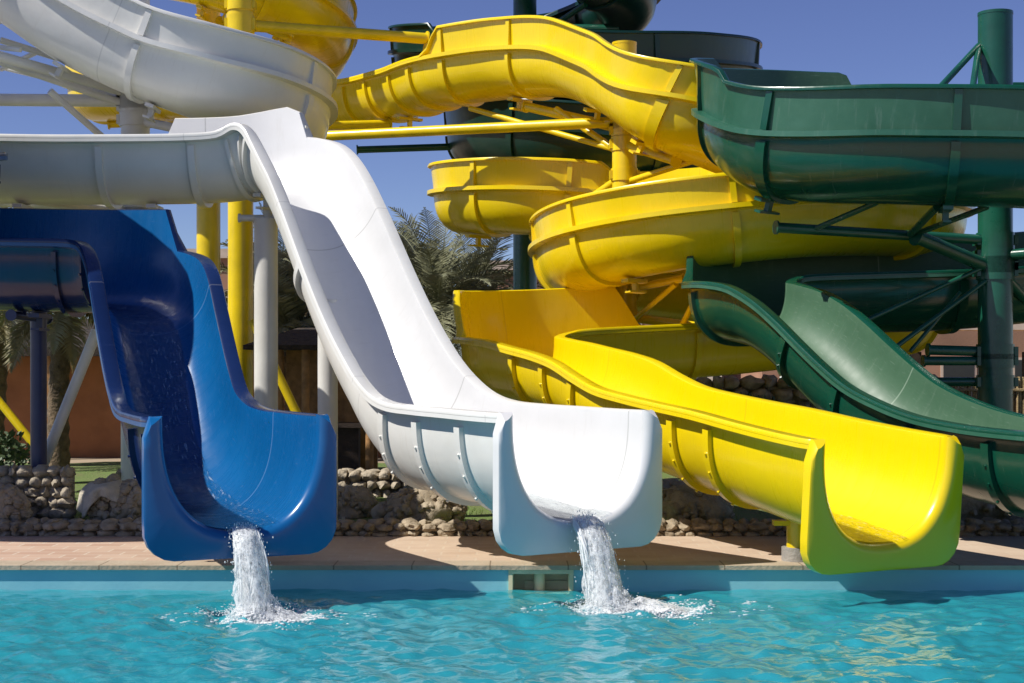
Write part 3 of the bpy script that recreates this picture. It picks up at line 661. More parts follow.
# yellow run-out footing
c=empty('footing',(0,0,0),'short yellow pedestal on a concrete block under the yellow run-out','pedestal')
p=yellow.under(yellow.len-0.95,0.0); c.location=(p[0],p[1],0.2)
b=MB(); b.tube((p[0],p[1],0.3),(p[0],p[1],p[2]),0.09,18); b.box(p[0]-0.2,p[0]+0.2,p[1]-0.05,p[1]+0.05,p[2]-0.06,p[2]-0.02); b.build('pedestal',M['ysteel'],c,smooth=40)
b=MB(); b.tube((p[0],p[1],0.2),(p[0],p[1],0.31),0.13,18); b.build('block',M['concrete'],c,smooth=40)
for ch,ss,mm,lab in ((yellow,yellow.len-3.3,'ysteel','yellow post under the middle of the yellow run-out'),(green,green.len-3.2,'gsteel','green post under the lower green chute'),(blue,blue.len-1.6,'nsteel','short navy post under the end of the blue slide')):
    p=ch.under(ss,0.02); column(p[0],p[1],0.07,float(p[2]),M[mm],lab,cap=False)
# yellow thin leaning struts
b=MB(); b.tube((-3.12,18.0,2.35),(-2.1,18.0,0.22),0.055,12); o=b.build('diagonal_strut',M['ysteel'],smooth=40); tag(o,'yellow slanting strut right of the grey-white column','strut')
b=MB(); b.tube((-6.6,18.4,1.75),(-5.8,18.3,0.8),0.05,12); o=b.build('diagonal_strut',M['ysteel'],smooth=40); tag(o,'yellow slanting strut at the far left behind the navy column','strut')
# green column right
gx,gy=5.3,16.45
c=column(gx,gy,0.185,5.64,M['gsteel'],'thick dark green column inside the green slide at the right',
  arms=[((gx,gy,3.17),(2.78,15.78,3.25),0.055),((gx,gy,2.85),(4.3,15.95,3.17),0.075),((gx,gy,1.95),(4.55,16.4,1.97),0.055),((gx,gy,1.85),(4.5,16.4,1.85),0.05),((gx,gy,1.62),(4.6,16.6,1.62),0.05),((gx,gy,3.0),(6.6,15.3,3.05),0.06),((gx,gy,2.9),(6.3,17.7,2.3),0.06)],
  braces=[((gx-0.19,gy-0.02,5.3),(4.25,15.35,4.5),0.035),((gx-0.19,gy-0.02,5.28),(4.68,15.3,4.5),0.035),((4.25,16.0,3.2),(4.25,15.0,3.38),0.04),((4.3,16.0,3.2),(4.75,15.0,3.38),0.03),((gx-0.1,gy-0.1,2.9),(3.75,16.2,2.25),0.026),((gx-0.1,gy-0.1,2.75),(4.1,16.0,2.0),0.026),((4.9,16.4,2.6),(4.3,16.2,1.95),0.022),((3.2,15.87,3.24),(3.7,15.2,3.45),0.03)])
for i in (5.0,6.0,7.35,8.6): saddle(green,green.at(i),c,M['gsteel'])
# far green column
c=column(0.22,25.6,0.2,9.3,M['gsteel'],'dark green column of the farthest spiral slide',
  arms=[((0.22,25.6,6.2),(-1.5,25.3,6.5),0.07),((0.22,25.6,6.2),(3.3,25.6,6.15),0.08),((0.22,25.6,4.9),(-0.4,25.0,5.05),0.07),((0.22,25.6,4.7),(3.4,24.9,4.45),0.08),((0.22,25.6,7.6),(1.8,25.3,7.5),0.07),((0.22,25.6,7.4),(-1.2,25.9,6.6),0.05),((0.22,25.6,5.6),(-2.6,25.2,5.45),0.06)],
  braces=[((0.22,25.6,8.1),(-1.0,24.4,8.25),0.05),((0.22,25.6,7.3),(1.2,24.4,7.7),0.05),((0.22,25.6,8.6),(-1.0,24.6,8.1),0.05)])

# ------------------------------------------------------------------ setting: pool, deck, ground
def structure(o): o['kind']='structure'; return o
EDGE=11.92
# ground sheet with a hole for the pool and its deck
b=MB()
X0,X1,Y0,Y1=-18,18,1.2,14.0
G=600
b.add([(-G,-G,.15),(G,-G,.15),(G,G,.15),(-G,G,.15),(X0,Y0,.15),(X1,Y0,.15),(X1,Y1,.15),(X0,Y1,.15)],[(0,1,5,4),(1,2,6,5),(2,3,7,6),(3,0,4,7)])
structure(b.build('ground',M['sand']))
b=MB(); b.box(X0,X1,EDGE+0.28,14.02,0.02,0.198); structure(b.build('deck',M['deck']))
b=MB(); b.box(X0,X1,EDGE-0.03,EDGE+0.28,0.165,0.20); structure(b.build('pool_coping',M['coping']))
# pool wall with recess for the skimmer
sx0,sx1,sz0,sz1=0.0,0.46,-0.03,0.135
b=MB()
b.box(X0,sx0,EDGE,EDGE+0.25,-1.45,0.164); b.box(sx1,X1,EDGE,EDGE+0.25,-1.45,0.164)
b.box(sx0,sx1,EDGE,EDGE+0.25,-1.45,sz0); b.box(sx0,sx1,EDGE,EDGE+0.25,sz1,0.164)
structure(b.build('pool_wall',M['poolpaint']))
b=MB(); b.box(X0,X1,Y0,EDGE-0.001,-1.5,-1.42); structure(b.build('pool_floor',M['poolfloor']))
t=empty('pool_skimmer',(0.23,EDGE,0.03),'beige skimmer opening in the blue pool wall under the white slide','skimmer')
b=MB()
f=0.028
for (a0,a1,c0,c1) in ((sx0-f,sx1+f,sz1-0.004,sz1+f),(sx0-f,sx1+f,sz0-f,sz0+0.004),(sx0-f,sx0+0.004,sz0+0.004,sz1-0.004),(sx1-0.004,sx1+f,sz0+0.004,sz1-0.004)):
    b.box(a0,a1,EDGE-0.016,EDGE+0.03,c0,c1)
b.build('frame',M['beige'],t)
b=MB(); b.box(sx0+0.003,sx1-0.003,EDGE+0.20,EDGE+0.24,sz0+0.003,sz1-0.003); b.box(sx0+0.003,sx1-0.003,EDGE+0.03,EDGE+0.2,sz0+0.003,sz0+0.012); b.box(sx0+0.003,sx0+0.012,EDGE+0.03,EDGE+0.2,sz0+0.012,sz1-0.003); b.box(sx1-0.012,sx1-0.003,EDGE+0.03,EDGE+0.2,sz0+0.012,sz1-0.003)
b.build('basin',M['beige'],t)
b=MB(); b.tube((0.22,EDGE+0.1,sz0+0.012),(0.22,EDGE+0.1,sz1-0.01),0.045,14); b.build('float_valve',M['beige'],t,smooth=40)
b=MB(); b.box(0.10,0.46,EDGE+0.17,EDGE+0.185,sz0+0.012,sz0+0.08); b.build('flap',M['beige'],t)

# water
IMP=[(-1.84,10.70),(0.70,11.02)]
def wave(x,y):
    h=0.013*noise.noise(Vector((x*0.9,y*1.3,0.3)))
    h+=0.030*noise.noise(Vector((x*2.1+3,y*2.9,1.7)))
    h+=0.034*noise.noise(Vector((x*4.6,y*6.0,4.1)))
    h+=0.014*noise.noise(Vector((x*10.0,y*12.5,9.1)))
    calm=min(1,max(0.35,(EDGE-y)/1.0))
    h*=calm
    for i,(a,c) in enumerate(IMP):
        d=math.hypot(x-a,(y-c))
        h+=0.030*math.exp(-d/0.7)*math.sin(d*17+i+2.5*noise.noise(Vector((x*3,y*3,i))))+0.03*math.exp(-d/0.5)*noise.noise(Vector((x*9,y*9,i+5)))
    return h
xs=np.concatenate([np.linspace(X0,-6,30)[:-1],np.linspace(-6,6,420),np.linspace(6,X1,30)[1:]])
ys=np.concatenate([np.linspace(Y0,6.5,40)[:-1],np.linspace(6.5,EDGE-0.002,230)])
vs=[(x,y,wave(x,y)) for y in ys for x in xs]; nx=len(xs)
fs=[(j*nx+i,j*nx+i+1,(j+1)*nx+i+1,(j+1)*nx+i) for j in range(len(ys)-1) for i in range(nx-1)]
b=MB(); b.add(vs,fs); structure(b.build('pool_water',M['water'],smooth=180))

# cascades
def cascade(ch,imp,wt,wb,seed,label,spread):
    rnd=random.Random(seed)
    P,T,r,u,w,d,eL,eR=ch.station(ch.len)
    lip=P+T*0.05-u*(d-0.03)
    h=np.array([T[0],T[1],0]); h/=np.linalg.norm(h)
    z0=lip[2]; g=9.81; tf=math.sqrt(2*z0/g); v=math.hypot(imp[0]-lip[0],imp[1]-lip[1])/tf
    dirv=np.array([imp[0]-lip[0],imp[1]-lip[1],0]); dirv/=np.linalg.norm(dirv)
    t_=empty('falling_water',(imp[0],imp[1],0),label,'falling water','water pouring off the slide ends')
    for layer,(sc_,na) in enumerate(((1.0,30),(0.72,26),(0.42,20))):
        b=MB(); nt_=70; vs=[]
        for q in range(nt_+1):
            t=tf*1.02*q/nt_; wd=(wt+(wb-wt)*(t/tf))*sc_*(0.92 if q>4 else 0.7)
            c0=lip+dirv*v*t+np.array([0,0,-0.5*g*t*t])
            for j in range(na):
                a=2*math.pi*j/na
                k_=1+0.38*noise.noise(Vector((math.cos(a)*3.5,math.sin(a)*3.5+seed,t*7+layer*5)))*min(1,t/tf+0.3)+0.22*noise.noise(Vector((math.cos(a)*9,math.sin(a)*9+layer,t*22)))*min(1,t/tf*1.5)
                thick=0.035+0.10*(t/tf)
                vs.append(c0+r*(math.cos(a)*wd/2*k_)+h*(math.sin(a)*thick*sc_*k_))
        fs=[(q*na+j,q*na+(j+1)%na,(q+1)*na+(j+1)%na,(q+1)*na+j) for q in range(nt_) for j in range(na)]
        b.add(vs,fs); b.build('water_sheet',M['sheet'],t_,smooth=180)
    b=MB(); nr=26; na=64; vs=[]
    for q in range(nr+1):
        f=q/nr
        for j in range(na):
            a=2*math.pi*j/na
            x=imp[0]+spread[0]*0.12+math.cos(a)*wb*1.1*f*(1.25+0.35*noise.noise(Vector((math.cos(a)*2,math.sin(a)*2,seed))))+spread[0]*0.55*f*f*max(0,math.cos(a)); y=imp[1]+math.sin(a)*wb*0.62*f
            z=0.10*math.exp(-(f*2.2)**2)*(1+0.9*noise.noise(Vector((x*13,y*13,seed))))+0.028*(1-f)*(1+noise.noise(Vector((x*30,y*30,seed+3))))
            vs.append((x,y,wave(x,y)+z+0.004-0.012*f*f))
    fs=[(q*na+j,q*na+(j+1)%na,(q+1)*na+(j+1)%na,(q+1)*na+j) for q in range(nr) for j in range(na)]
    b.add(vs,fs); b.build('foam_mound',M['sheet'],t_,smooth=180)
    b=MB()
    for k in range(110):                                  # torn sheets: wavy strands
        lat=rnd.uniform(-1,1); vv=v*rnd.uniform(0.72,1.2); t0=rnd.uniform(0,0.25)*tf; t1=tf*rnd.uniform(0.5,1.0)
        pts=[]; rad=[]
        for q in range(9):
            t=t0+(t1-t0)*q/8
            wd=wt+(wb-wt)*(t/tf)
            p=lip+dirv*vv*t+r*(lat*wd/2+0.02*noise.noise(Vector((k*3.1,t*14,seed))))+np.array([0,0,-0.5*g*t*t])
            p=p+h*0.02*noise.noise(Vector((k*1.7,t*17,seed+4)))
            pts.append(p); rad.append(max(0.0015,(0.0065+0.009*noise.noise(Vector((k*5.3,t*22,seed+9))))*math.sin(math.pi*(q+0.6)/9.2)))
        b.polytube(pts,rad,7)
    b.build('water_strands',M['splash'],t_,smooth=180)
    b=MB()
    for k in range(2000):                                # droplets
        t=tf*rnd.random()**0.7; vv=v*rnd.gauss(1,0.16); wd=wt+(wb-wt)*(t/tf)
        p=lip+dirv*vv*t+r*(rnd.gauss(0,0.27)*wd)+np.array([0,0,-0.5*g*t*t+rnd.gauss(0,0.02)])
        if p[2]<0: continue
        s_=rnd.uniform(0.0012,0.004)*(1 if rnd.random()<.85 else 1.5)
        b.blob(p,s_,s_,s_*rnd.uniform(1.2,3.2),0,lvl=1)
    for k in range(2600):                                # splash at the foot
        a=rnd.uniform(0,2*math.pi); q=abs(rnd.gauss(0,1)); dd=wb*0.42*q
        x=imp[0]+math.cos(a)*dd*1.25; y=imp[1]+math.sin(a)*dd*0.8
        z=abs(rnd.gauss(0,0.085))*math.exp(-q*0.6)+0.005
        s_=rnd.uniform(0.0014,0.0045)
        b.blob((x,y,z),s_*1.2,s_,s_,0,lvl=1)
    b.build('water_drops',M['splash'],t_,smooth=180)
    b=MB()
    for k in range(3200):                                # foam carried off
        q=rnd.random(); a=rnd.gauss(0,0.35)
        x=imp[0]+spread[0]*q+rnd.gauss(0,wb*0.42*(1-0.5*q)); y=imp[1]+spread[1]*q+rnd.gauss(0,0.10*(1+q)); 
        s_=rnd.uniform(0.003,0.016)*(1-0.5*q)
        b.blob((x,y,wave(x,y)+s_*0.1),s_*rnd.uniform(1.2,2.6),s_*rnd.uniform(.8,1.6),s_*0.5,0.5,k,rnd.uniform(0,3),lvl=1)
    for k in range(1100):
        a=rnd.uniform(0,6.283); q=wb*(0.6+1.5*rnd.random()**1.4)
        x=imp[0]+math.cos(a)*q*1.5+spread[0]*0.4; y=imp[1]+math.sin(a)*q*0.9-0.03
        if noise.noise(Vector((x*7,y*10,seed)))<0.12: continue
        s_=rnd.uniform(0.002,0.009)
        b.blob((x,y,wave(x,y)+s_*0.05),s_*rnd.uniform(1.5,4),s_*rnd.uniform(.8,1.6),s_*0.35,0.5,k,0,lvl=1)
    b.build('foam',M['splash'],t_,smooth=180)
def film_mat():
    m=bpy.data.materials.new('water film'); m.use_nodes=True
    nt=m.node_tree; N=nt.nodes; L=nt.links
    for x in list(N): N.remove(x)
    out=N.new('ShaderNodeOutputMaterial'); uv=N.new('ShaderNodeUVMap')
    mp=N.new('ShaderNodeMapping'); mp.inputs['Scale'].default_value=(2.2,9,1); L.new(uv.outputs[0],mp.inputs[0])
    n=N.new('ShaderNodeTexNoise'); n.inputs['Scale'].default_value=6; n.inputs['Detail'].default_value=5; n.inputs['Distortion'].default_value=0.8; L.new(mp.outputs[0],n.inputs['Vector'])
    bp=N.new('ShaderNodeBump'); bp.inputs['Strength'].default_value=0.6; bp.inputs['Distance'].default_value=0.02; L.new(n.outputs['Fac'],bp.inputs['Height'])
    gl=N.new('ShaderNodeBsdfGlossy'); gl.inputs['Roughness'].default_value=0.06; L.new(bp.outputs['Normal'],gl.inputs['Normal'])
    tr=N.new('ShaderNodeBsdfTransparent'); tr.inputs['Color'].default_value=(0.93,0.97,0.99,1)
    wt=N.new('ShaderNodeBsdfDiffuse'); wt.inputs['Color'].default_value=(0.9,0.94,0.96,1)
    mr=N.new('ShaderNodeMapRange'); mr.inputs['From Min'].default_value=0.58; mr.inputs['From Max'].default_value=0.8; mr.inputs['To Max'].default_value=0.5; L.new(n.outputs['Fac'],mr.inputs['Value'])
    a=N.new('ShaderNodeMixShader'); L.new(mr.outputs['Result'],a.inputs[0]); L.new(tr.outputs[0],a.inputs[1]); L.new(wt.outputs[0],a.inputs[2])
    fr=N.new('ShaderNodeFresnel'); fr.inputs['IOR'].default_value=1.33; L.new(bp.outputs['Normal'],fr.inputs['Normal'])
    b=N.new('ShaderNodeMixShader'); L.new(fr.outputs[0],b.inputs[0]); L.new(a.outputs[0],b.inputs[1]); L.new(gl.outputs[0],b.inputs[2])
    L.new(b.outputs[0],out.inputs['Surface'])
    return m
M['film']=film_mat()
def film(ch,back,half,label):
    """thin sheet of water running down the chute floor"""
    x0=ch.len-back; n=int(back/0.05); k=14; vs=[]; uvs=[]
    for q in range(n+1):
        x=x0+(ch.len+0.045-x0)*q/n; P,T,r,u,w,d,eL,eR=ch.station(min(x,ch.len)); P=P+T*max(0,x-ch.len)
        for j in range(k+1):
            a=-1+2*j/k; hw_=half*(1+0.18*noise.noise(Vector((x*1.7,a*0.5,2))))
            xx=a*hw_; zz=-d*(max(0,1-(abs(xx)/w)**(1/0.41))**0.41)
            vs.append(P+r*xx+u*(zz+0.012*(1-a**4)+0.001+0.006*noise.noise(Vector((x*5,a*3,7))))); uvs.append((x,a*hw_))
    fs=[(q*(k+1)+j,q*(k+1)+j+1,(q+1)*(k+1)+j+1,(q+1)*(k+1)+j) for q in range(n) for j in range(k)]
    b=MB(); b.add(vs,fs); o=b.build('running_water',M['film'],smooth=180)
    ul=o.data.uv_layers.new(name='UVMap'); vi=np.empty(len(o.data.loops),dtype=np.int32); o.data.loops.foreach_get('vertex_index',vi)
    ul.data.foreach_set('uv',np.array(uvs,dtype=np.float32)[vi].ravel())
    tag(o,label,'running water','water running down the chutes')
film(blue,5.2,0.26,'thin film of water running down the floor of the blue chute')
film(white,2.0,0.27,'thin film of water running down the floor of the white chute')
film(yellow,4.5,0.24,'thin film of water on the floor of the yellow run-out')
cascade(blue,IMP[0],0.17,0.25,3,'white water pouring from the lip of the blue slide into the pool',(0.35,-0.12))
cascade(white,IMP[1],0.22,0.31,5,'white water pouring from the lip of the white slide beside the skimmer',(0.62,-0.12))

# ------------------------------------------------------------------ stones, lawn
def cobble_row(b,x0,x1,y,z,h,dep,rows,sz,seed):
    rnd=random.Random(seed)
    b.box(x0+0.02,x1-0.02,y+dep*0.25,y+dep,z-0.02,z+h*0.9)
    for rr in range(rows):
        x=x0; 
        while x<x1:
            w=sz*rnd.uniform(0.7,1.5); hh=h/rows
            b.blob((min(x+w/2,x1-0.03),y+dep*0.28+rnd.uniform(-.02,.02),z+hh*(rr+0.5)+rnd.uniform(-.01,.01)),w*0.56,dep*0.34,hh*0.62,0.55,rnd.randint(0,9999),0,lvl=2)
            x+=w
    x=x0
    while x<x1:
        w=sz*rnd.uniform(0.8,1.5)
        b.blob((min(x+w/2,x1-0.03),y+dep*0.65,z+h*0.9+rnd.uniform(-.012,.012)),w*0.56,dep*0.42,0.05,0.5,rnd.randint(0,9999),0,lvl=2); x+=w
b=MB(); cobble_row(b,-9,-4.3,14.0,0.18,0.13,0.26,2,0.10,1); cobble_row(b,-4.3,9,14.0,0.18,0.13,0.26,2,0.12,2)
o=b.build('stone_kerb',M['stone'],smooth=60); tag(o,'low cobbled stone kerb along the back of the pool deck','kerb')
b=MB()
nxl,nyl=90,50
vs=[]; 
for j in range(nyl+1):
    for i in range(nxl+1):
        x=-11+22*i/nxl; y=14.24+10*j/nyl
        vs.append((x,y,0.235+0.05*noise.noise(Vector((x*0.9,y*0.9,2)))+0.012*j/nyl*2))
fs=[(j*(nxl+1)+i,j*(nxl+1)+i+1,(j+1)*(nxl+1)+i+1,(j+1)*(nxl+1)+i) for j in range(nyl) for i in range(nxl)]
b.add(vs,fs); structure(b.build('garden_ground',M['lawn'],smooth=180))
rnd=random.Random(11)
b=MB()
for k in range(14000):
    x=rnd.choice((rnd.uniform(-5.5,-3.2),rnd.uniform(-2.2,-0.3),rnd.uniform(-7,3))); y=14.3+rnd.random()**1.6*3.2
    if noise.noise(Vector((x*1.3,y*1.3,8)))<-0.1: continue
    h=rnd.uniform(0.02,0.06); a=rnd.uniform(0,6.28); w=0.006
    z=0.225+0.05*noise.noise(Vector((x*0.9,y*0.9,2)))
    dx,dy=math.cos(a)*w,math.sin(a)*w
    b.add([(x-dx,y-dy,z),(x+dx,y+dy,z),(x+rnd.uniform(-.02,.02),y+rnd.uniform(-.02,.02),z+h)],[(0,1,2)])
M['blade']=mat('grass blade',(0.17,0.27,0.05),0.7,0.2,4,col2=(0.11,0.17,0.035))
o=b.build('grass',M['blade']); tag(o,'short patchy grass behind the stone kerb','grass',kind='stuff')

def boulder(name,x,y,z,rx,ry,rz,seed,label,m='rock',cob=True,cat='rock'):
    rnd=random.Random(seed); b=MB()
    b.blob((x,y,z+rz*0.45),rx,ry,rz*0.62,0.4,seed,0,lvl=4,freq=1.6)
    if cob:
        for k in range(170):
            a=rnd.uniform(0,2*math.pi); e=rnd.uniform(-0.2,1.2)
            ce=math.cos(e); p=(x+rx*0.95*ce*math.cos(a),y+ry*0.95*ce*math.sin(a),z+rz*0.45+rz*0.6*math.sin(e))
            s_=rnd.uniform(0.03,0.065)
            b.blob(p,s_,s_*0.8,s_*0.75,0.5,k+seed*100,a,lvl=2)
    o=b.build(name,M[m],smooth=60); return tag(o,label,cat,'boulders behind the kerb' if name=='boulder' else None)
boulder('rock_mound',-4.93,14.4,0.15,0.28,0.14,0.46,4,'rounded cobbled rock mound at the left edge behind the kerb')
boulder('boulder',-3.72,14.75,0.15,0.21,0.25,0.48,9,'cobbled boulder with a pale cloth over its left half')
boulder('boulder',-0.90,14.9,0.15,0.42,0.26,0.38,14,'broad cobbled boulder standing in the grass below the white slide')
boulder('boulder',-1.72,15.6,0.15,0.3,0.26,0.36,21,'dark cobbled boulder in shade just right of the blue slide','dstone')
boulder('boulder',1.75,14.9,0.15,0.42,0.3,0.40,25,'shaded boulder behind the kerb between white and yellow slides','dstone')
boulder('boulder',4.6,15.0,0.15,0.9,0.35,0.5,28,'long low boulder behind the kerb under the green chute','dstone')
# draped cloth
b=MB(); nr=18; na=72; vs=[]
for i in range(nr+1):
    q=i/nr
    for j in range(na):
        t=2*math.pi*j/na
        fold=1+0.10*q*q*math.sin(6*t+0.8)+0.06*q*q*math.sin(13*t)
        rr=(0.05+0.95*min(1,q*1.7)**0.75)*fold
        hem=0.22+0.09*math.sin(2*t+0.5)+0.05*math.sin(5*t)
        z=0.645+0.03*noise.noise(Vector((math.cos(t)*q*2,math.sin(t)*q*2,3)))-hem*max(0,q-0.28)**1.25/0.66
        vs.append((-3.99+0.20*rr*math.cos(t)+0.05*math.cos(t)*q,14.74+0.27*rr*math.sin(t),max(z,0.235)))
fs=[(i*na+j,i*na+(j+1)%na,(i+1)*na+(j+1)%na,(i+1)*na+j) for i in range(nr) for j in range(na)]
fs.append(tuple(range(na-1,-1,-1)))
b.add(vs,fs); o=b.build('draped_cloth',M['cloth'],smooth=180)
sm=o.modifiers.new('thick','SOLIDIFY'); sm.thickness=0.012
tag(o,'pale canvas cloth draped over the boulder left of the blue slide','cloth')
boulder('boulder',-3.98,14.76,0.15,0.19,0.22,0.5,31,'boulder under the pale canvas cloth')
# stone planter walls
b=MB(); cobble_row(b,-6.8,-4.34,14.66,0.2,0.60,0.3,6,0.11,41); o=b.build('planter_wall',M['dstone'],smooth=60); tag(o,'cobbled stone planter wall at left around the navy column foot','planter wall')
b=MB(); cobble_row(b,-4.75,-1.2,17.9,0.2,0.34,0.45,3,0.14,42); o=b.build('planter_wall',M['dstone'],smooth=60); tag(o,'cobbled stone planter wall behind the blue slide in front of the terracotta building','planter wall')
b=MB(); cobble_row(b,-1.2,5,17.0,0.2,0.28,0.4,2,0.2,43); o=b.build('planter_wall',M['dstone'],smooth=60); tag(o,'shaded stone planter wall below the yellow spiral','planter wall')

# ------------------------------------------------------------------ buildings
def windows(t,xs,y,z0,z1,w,m='glass'):
    for x in xs:
        b=MB(); b.box(x-w/2,x+w/2,y-0.03,y+0.02,z0,z1); o=b.build('window',M['trim'],t)
        b=MB(); b.box(x-w/2+0.07,x+w/2-0.07,y-0.045,y-0.032,z0+0.07,z1-0.07); b.build('pane',M[m],o)
t=empty('terracotta_building',(-4.8,27.4,0.2),'long low terracotta building with a dark thatched roof behind the slides','building')
b=MB(); b.box(-13,-1.7,27.4,31,0.15,2.15); b.build('wall',M['terra'],t)
b=MB(); b.add([(-13.4,26.6,2.0),(-1.2,26.6,2.0),(-1.2,31.8,2.0),(-13.4,31.8,2.0),(-11.6,29.2,2.75),(-2.6,29.2,2.75),(-13.4,26.6,2.16),(-1.2,26.6,2.16),(-1.2,31.8,2.16),(-13.4,31.8,2.16)],
  [(0,3,2,1),(6,7,5,4),(7,8,5),(8,9,4,5),(9,6,4),(0,1,7,6),(1,2,8,7),(2,3,9,8),(3,0,6,9)]); b.build('roof',M['thatch'],t)
windows(t,[-10.5],27.4,0.9,1.75,0.8)
b=MB(); b.box(-3.5,-2.7,27.35,27.42,0.2,1.85); o=b.build('door',M['darkwood'],t); b=MB(); b.tube((-2.82,27.34,1.0),(-2.82,27.3,1.0),0.03,10); b.build('handle',M['grey'],o)
for x in (-12.9,-10.6,-8.3,-6.5,-3.9,-1.6):
    b=MB(); b.box(x-0.07,x+0.07,26.7,26.84,0.15,2.0); b.build('post',M['wood'],t)
t=empty('bar_hut',(-3.0,20.6,0.2),'small wooden hut with a dark thatched roof between white columns','hut')
b=MB(); b.add([(-3.55,19.8,2.02),(-1.7,19.8,2.02),(-1.7,22.2,2.02),(-3.55,22.2,2.02),(-3.0,21,2.34),(-2.2,21,2.34),(-3.55,19.8,2.08),(-1.7,19.8,2.08),(-1.7,22.2,2.08),(-3.55,22.2,2.08)],
  [(0,3,2,1),(6,7,5,4),(7,8,5),(8,9,4,5),(9,6,4),(0,1,7,6),(1,2,8,7),(2,3,9,8),(3,0,6,9)]); b.build('roof',M['thatch'],t)
for x in (-3.1,-2.75,-1.9):
    b=MB(); b.tube((x,20.0,0.15),(x,20.0,2.03),0.055,12); b.build('post',M['wood'],t,smooth=40)
b=MB(); b.box(-3.1,-1.85,20.6,20.7,0.15,2.02); b.build('wall',M['wood'],t)
b=MB(); b.box(-3.05,-2.0,19.95,20.35,0.98,1.04); b.box(-3.0,-2.05,20.05,20.3,0.15,0.98); b.build('counter',M['darkwood'],t)
def block(x0,x1,y0,y1,h,label,wx,floors):
    t=empty('hotel_block',((x0+x1)/2,y0,0.2),label,'building')
    b=MB(); b.box(x0,x1,y0,y1,0.15,h); b.build('wall',M['rose'],t)
    b=MB(); b.box(x0-0.15,x1+0.15,y0-0.15,y1+0.15,h,h+0.28); b.build('parapet',M['trim'],t)
    b=MB(); b.box(x0-0.05,x1+0.05,y0-0.06,y0-0.003,h-1.2,h-0.95); b.build('cornice',M['trim'],t)
    for f in floors: windows(t,wx,y0,f,f+1.2,1.0)
block(-11.5,-7.2,45,53,5.1,'dusty rose hotel block seen between the two yellow columns',[-10.6,-8.9,-7.9],(0.9,2.7))
block(-0.7,4.5,45,53,4.75,'dusty rose hotel block seen right of the palm crowns',[0.2,1.8,3.4],(0.9,2.6))
block(7,22,42,50,4.0,'wide low dusty rose hotel block behind the green column',[8.5,10.5,12.5,14.5,17],(0.9,))
# pergola and reed fence at right
t=empty('pergola',(9.3,26,0.2),'brown timber pergola behind the reed fence at the right edge','pergola')
b=MB(); b.box(6.6,13.5,25,28.5,2.30,2.42); b.build('roof',M['wood'],t)
for x in (6.8,8.7,10.6,12.8):
    b=MB(); b.box(x-0.08,x+0.08,25.2,25.36,0.15,2.3); b.build('post',M['darkwood'],t)
b=MB(); b.box(6.6,13.5,24.9,24.98,2.05,2.40); b.build('beam',M['rose'],t)
b=MB(); rnd=random.Random(5)
x=6.4
while x<13.5:
    y=22.6+rnd.uniform(-.03,.03); h=1.62+rnd.uniform(-.03,.03)
    b.tube((x,y,0.15),(x+rnd.uniform(-.02,.02),y,h),rnd.uniform(0.016,0.028),5); x+=rnd.uniform(0.018,0.03)
for z in (0.5,1.0,1.45): b.tube((6.4,22.55,z),(13.5,22.55,z),0.025,6)
o=b.build('reed_fence',M['reed'],smooth=60); tag(o,'straw reed screen behind the green column at the right','fence')
b=MB(); cobble_row(b,1.9,6.2,22.0,0.2,1.45,0.5,8,0.24,77); o=b.build('rubble_wall',M['stone'],smooth=60); tag(o,'pale rubble stone wall glimpsed between the yellow and green slides','stone wall')
def stool(x,y,label):
    t=empty('bar_stool',(x,y,0.2),label,'stool','dark stools behind the slides')
    b=MB(); b.tube((x,y,1.52),(x,y,1.57),0.17,16); b.build('seat',M['darkwood'],t,smooth=40)
    for dx,dy in ((-1,-1),(1,-1),(-1,1),(1,1)):
        b=MB(); b.tube((x+dx*.1,y+dy*.1,1.52),(x+dx*.16,y+dy*.16,0.95),0.02,8); b.build('leg',M['darkwood'],t,smooth=40)
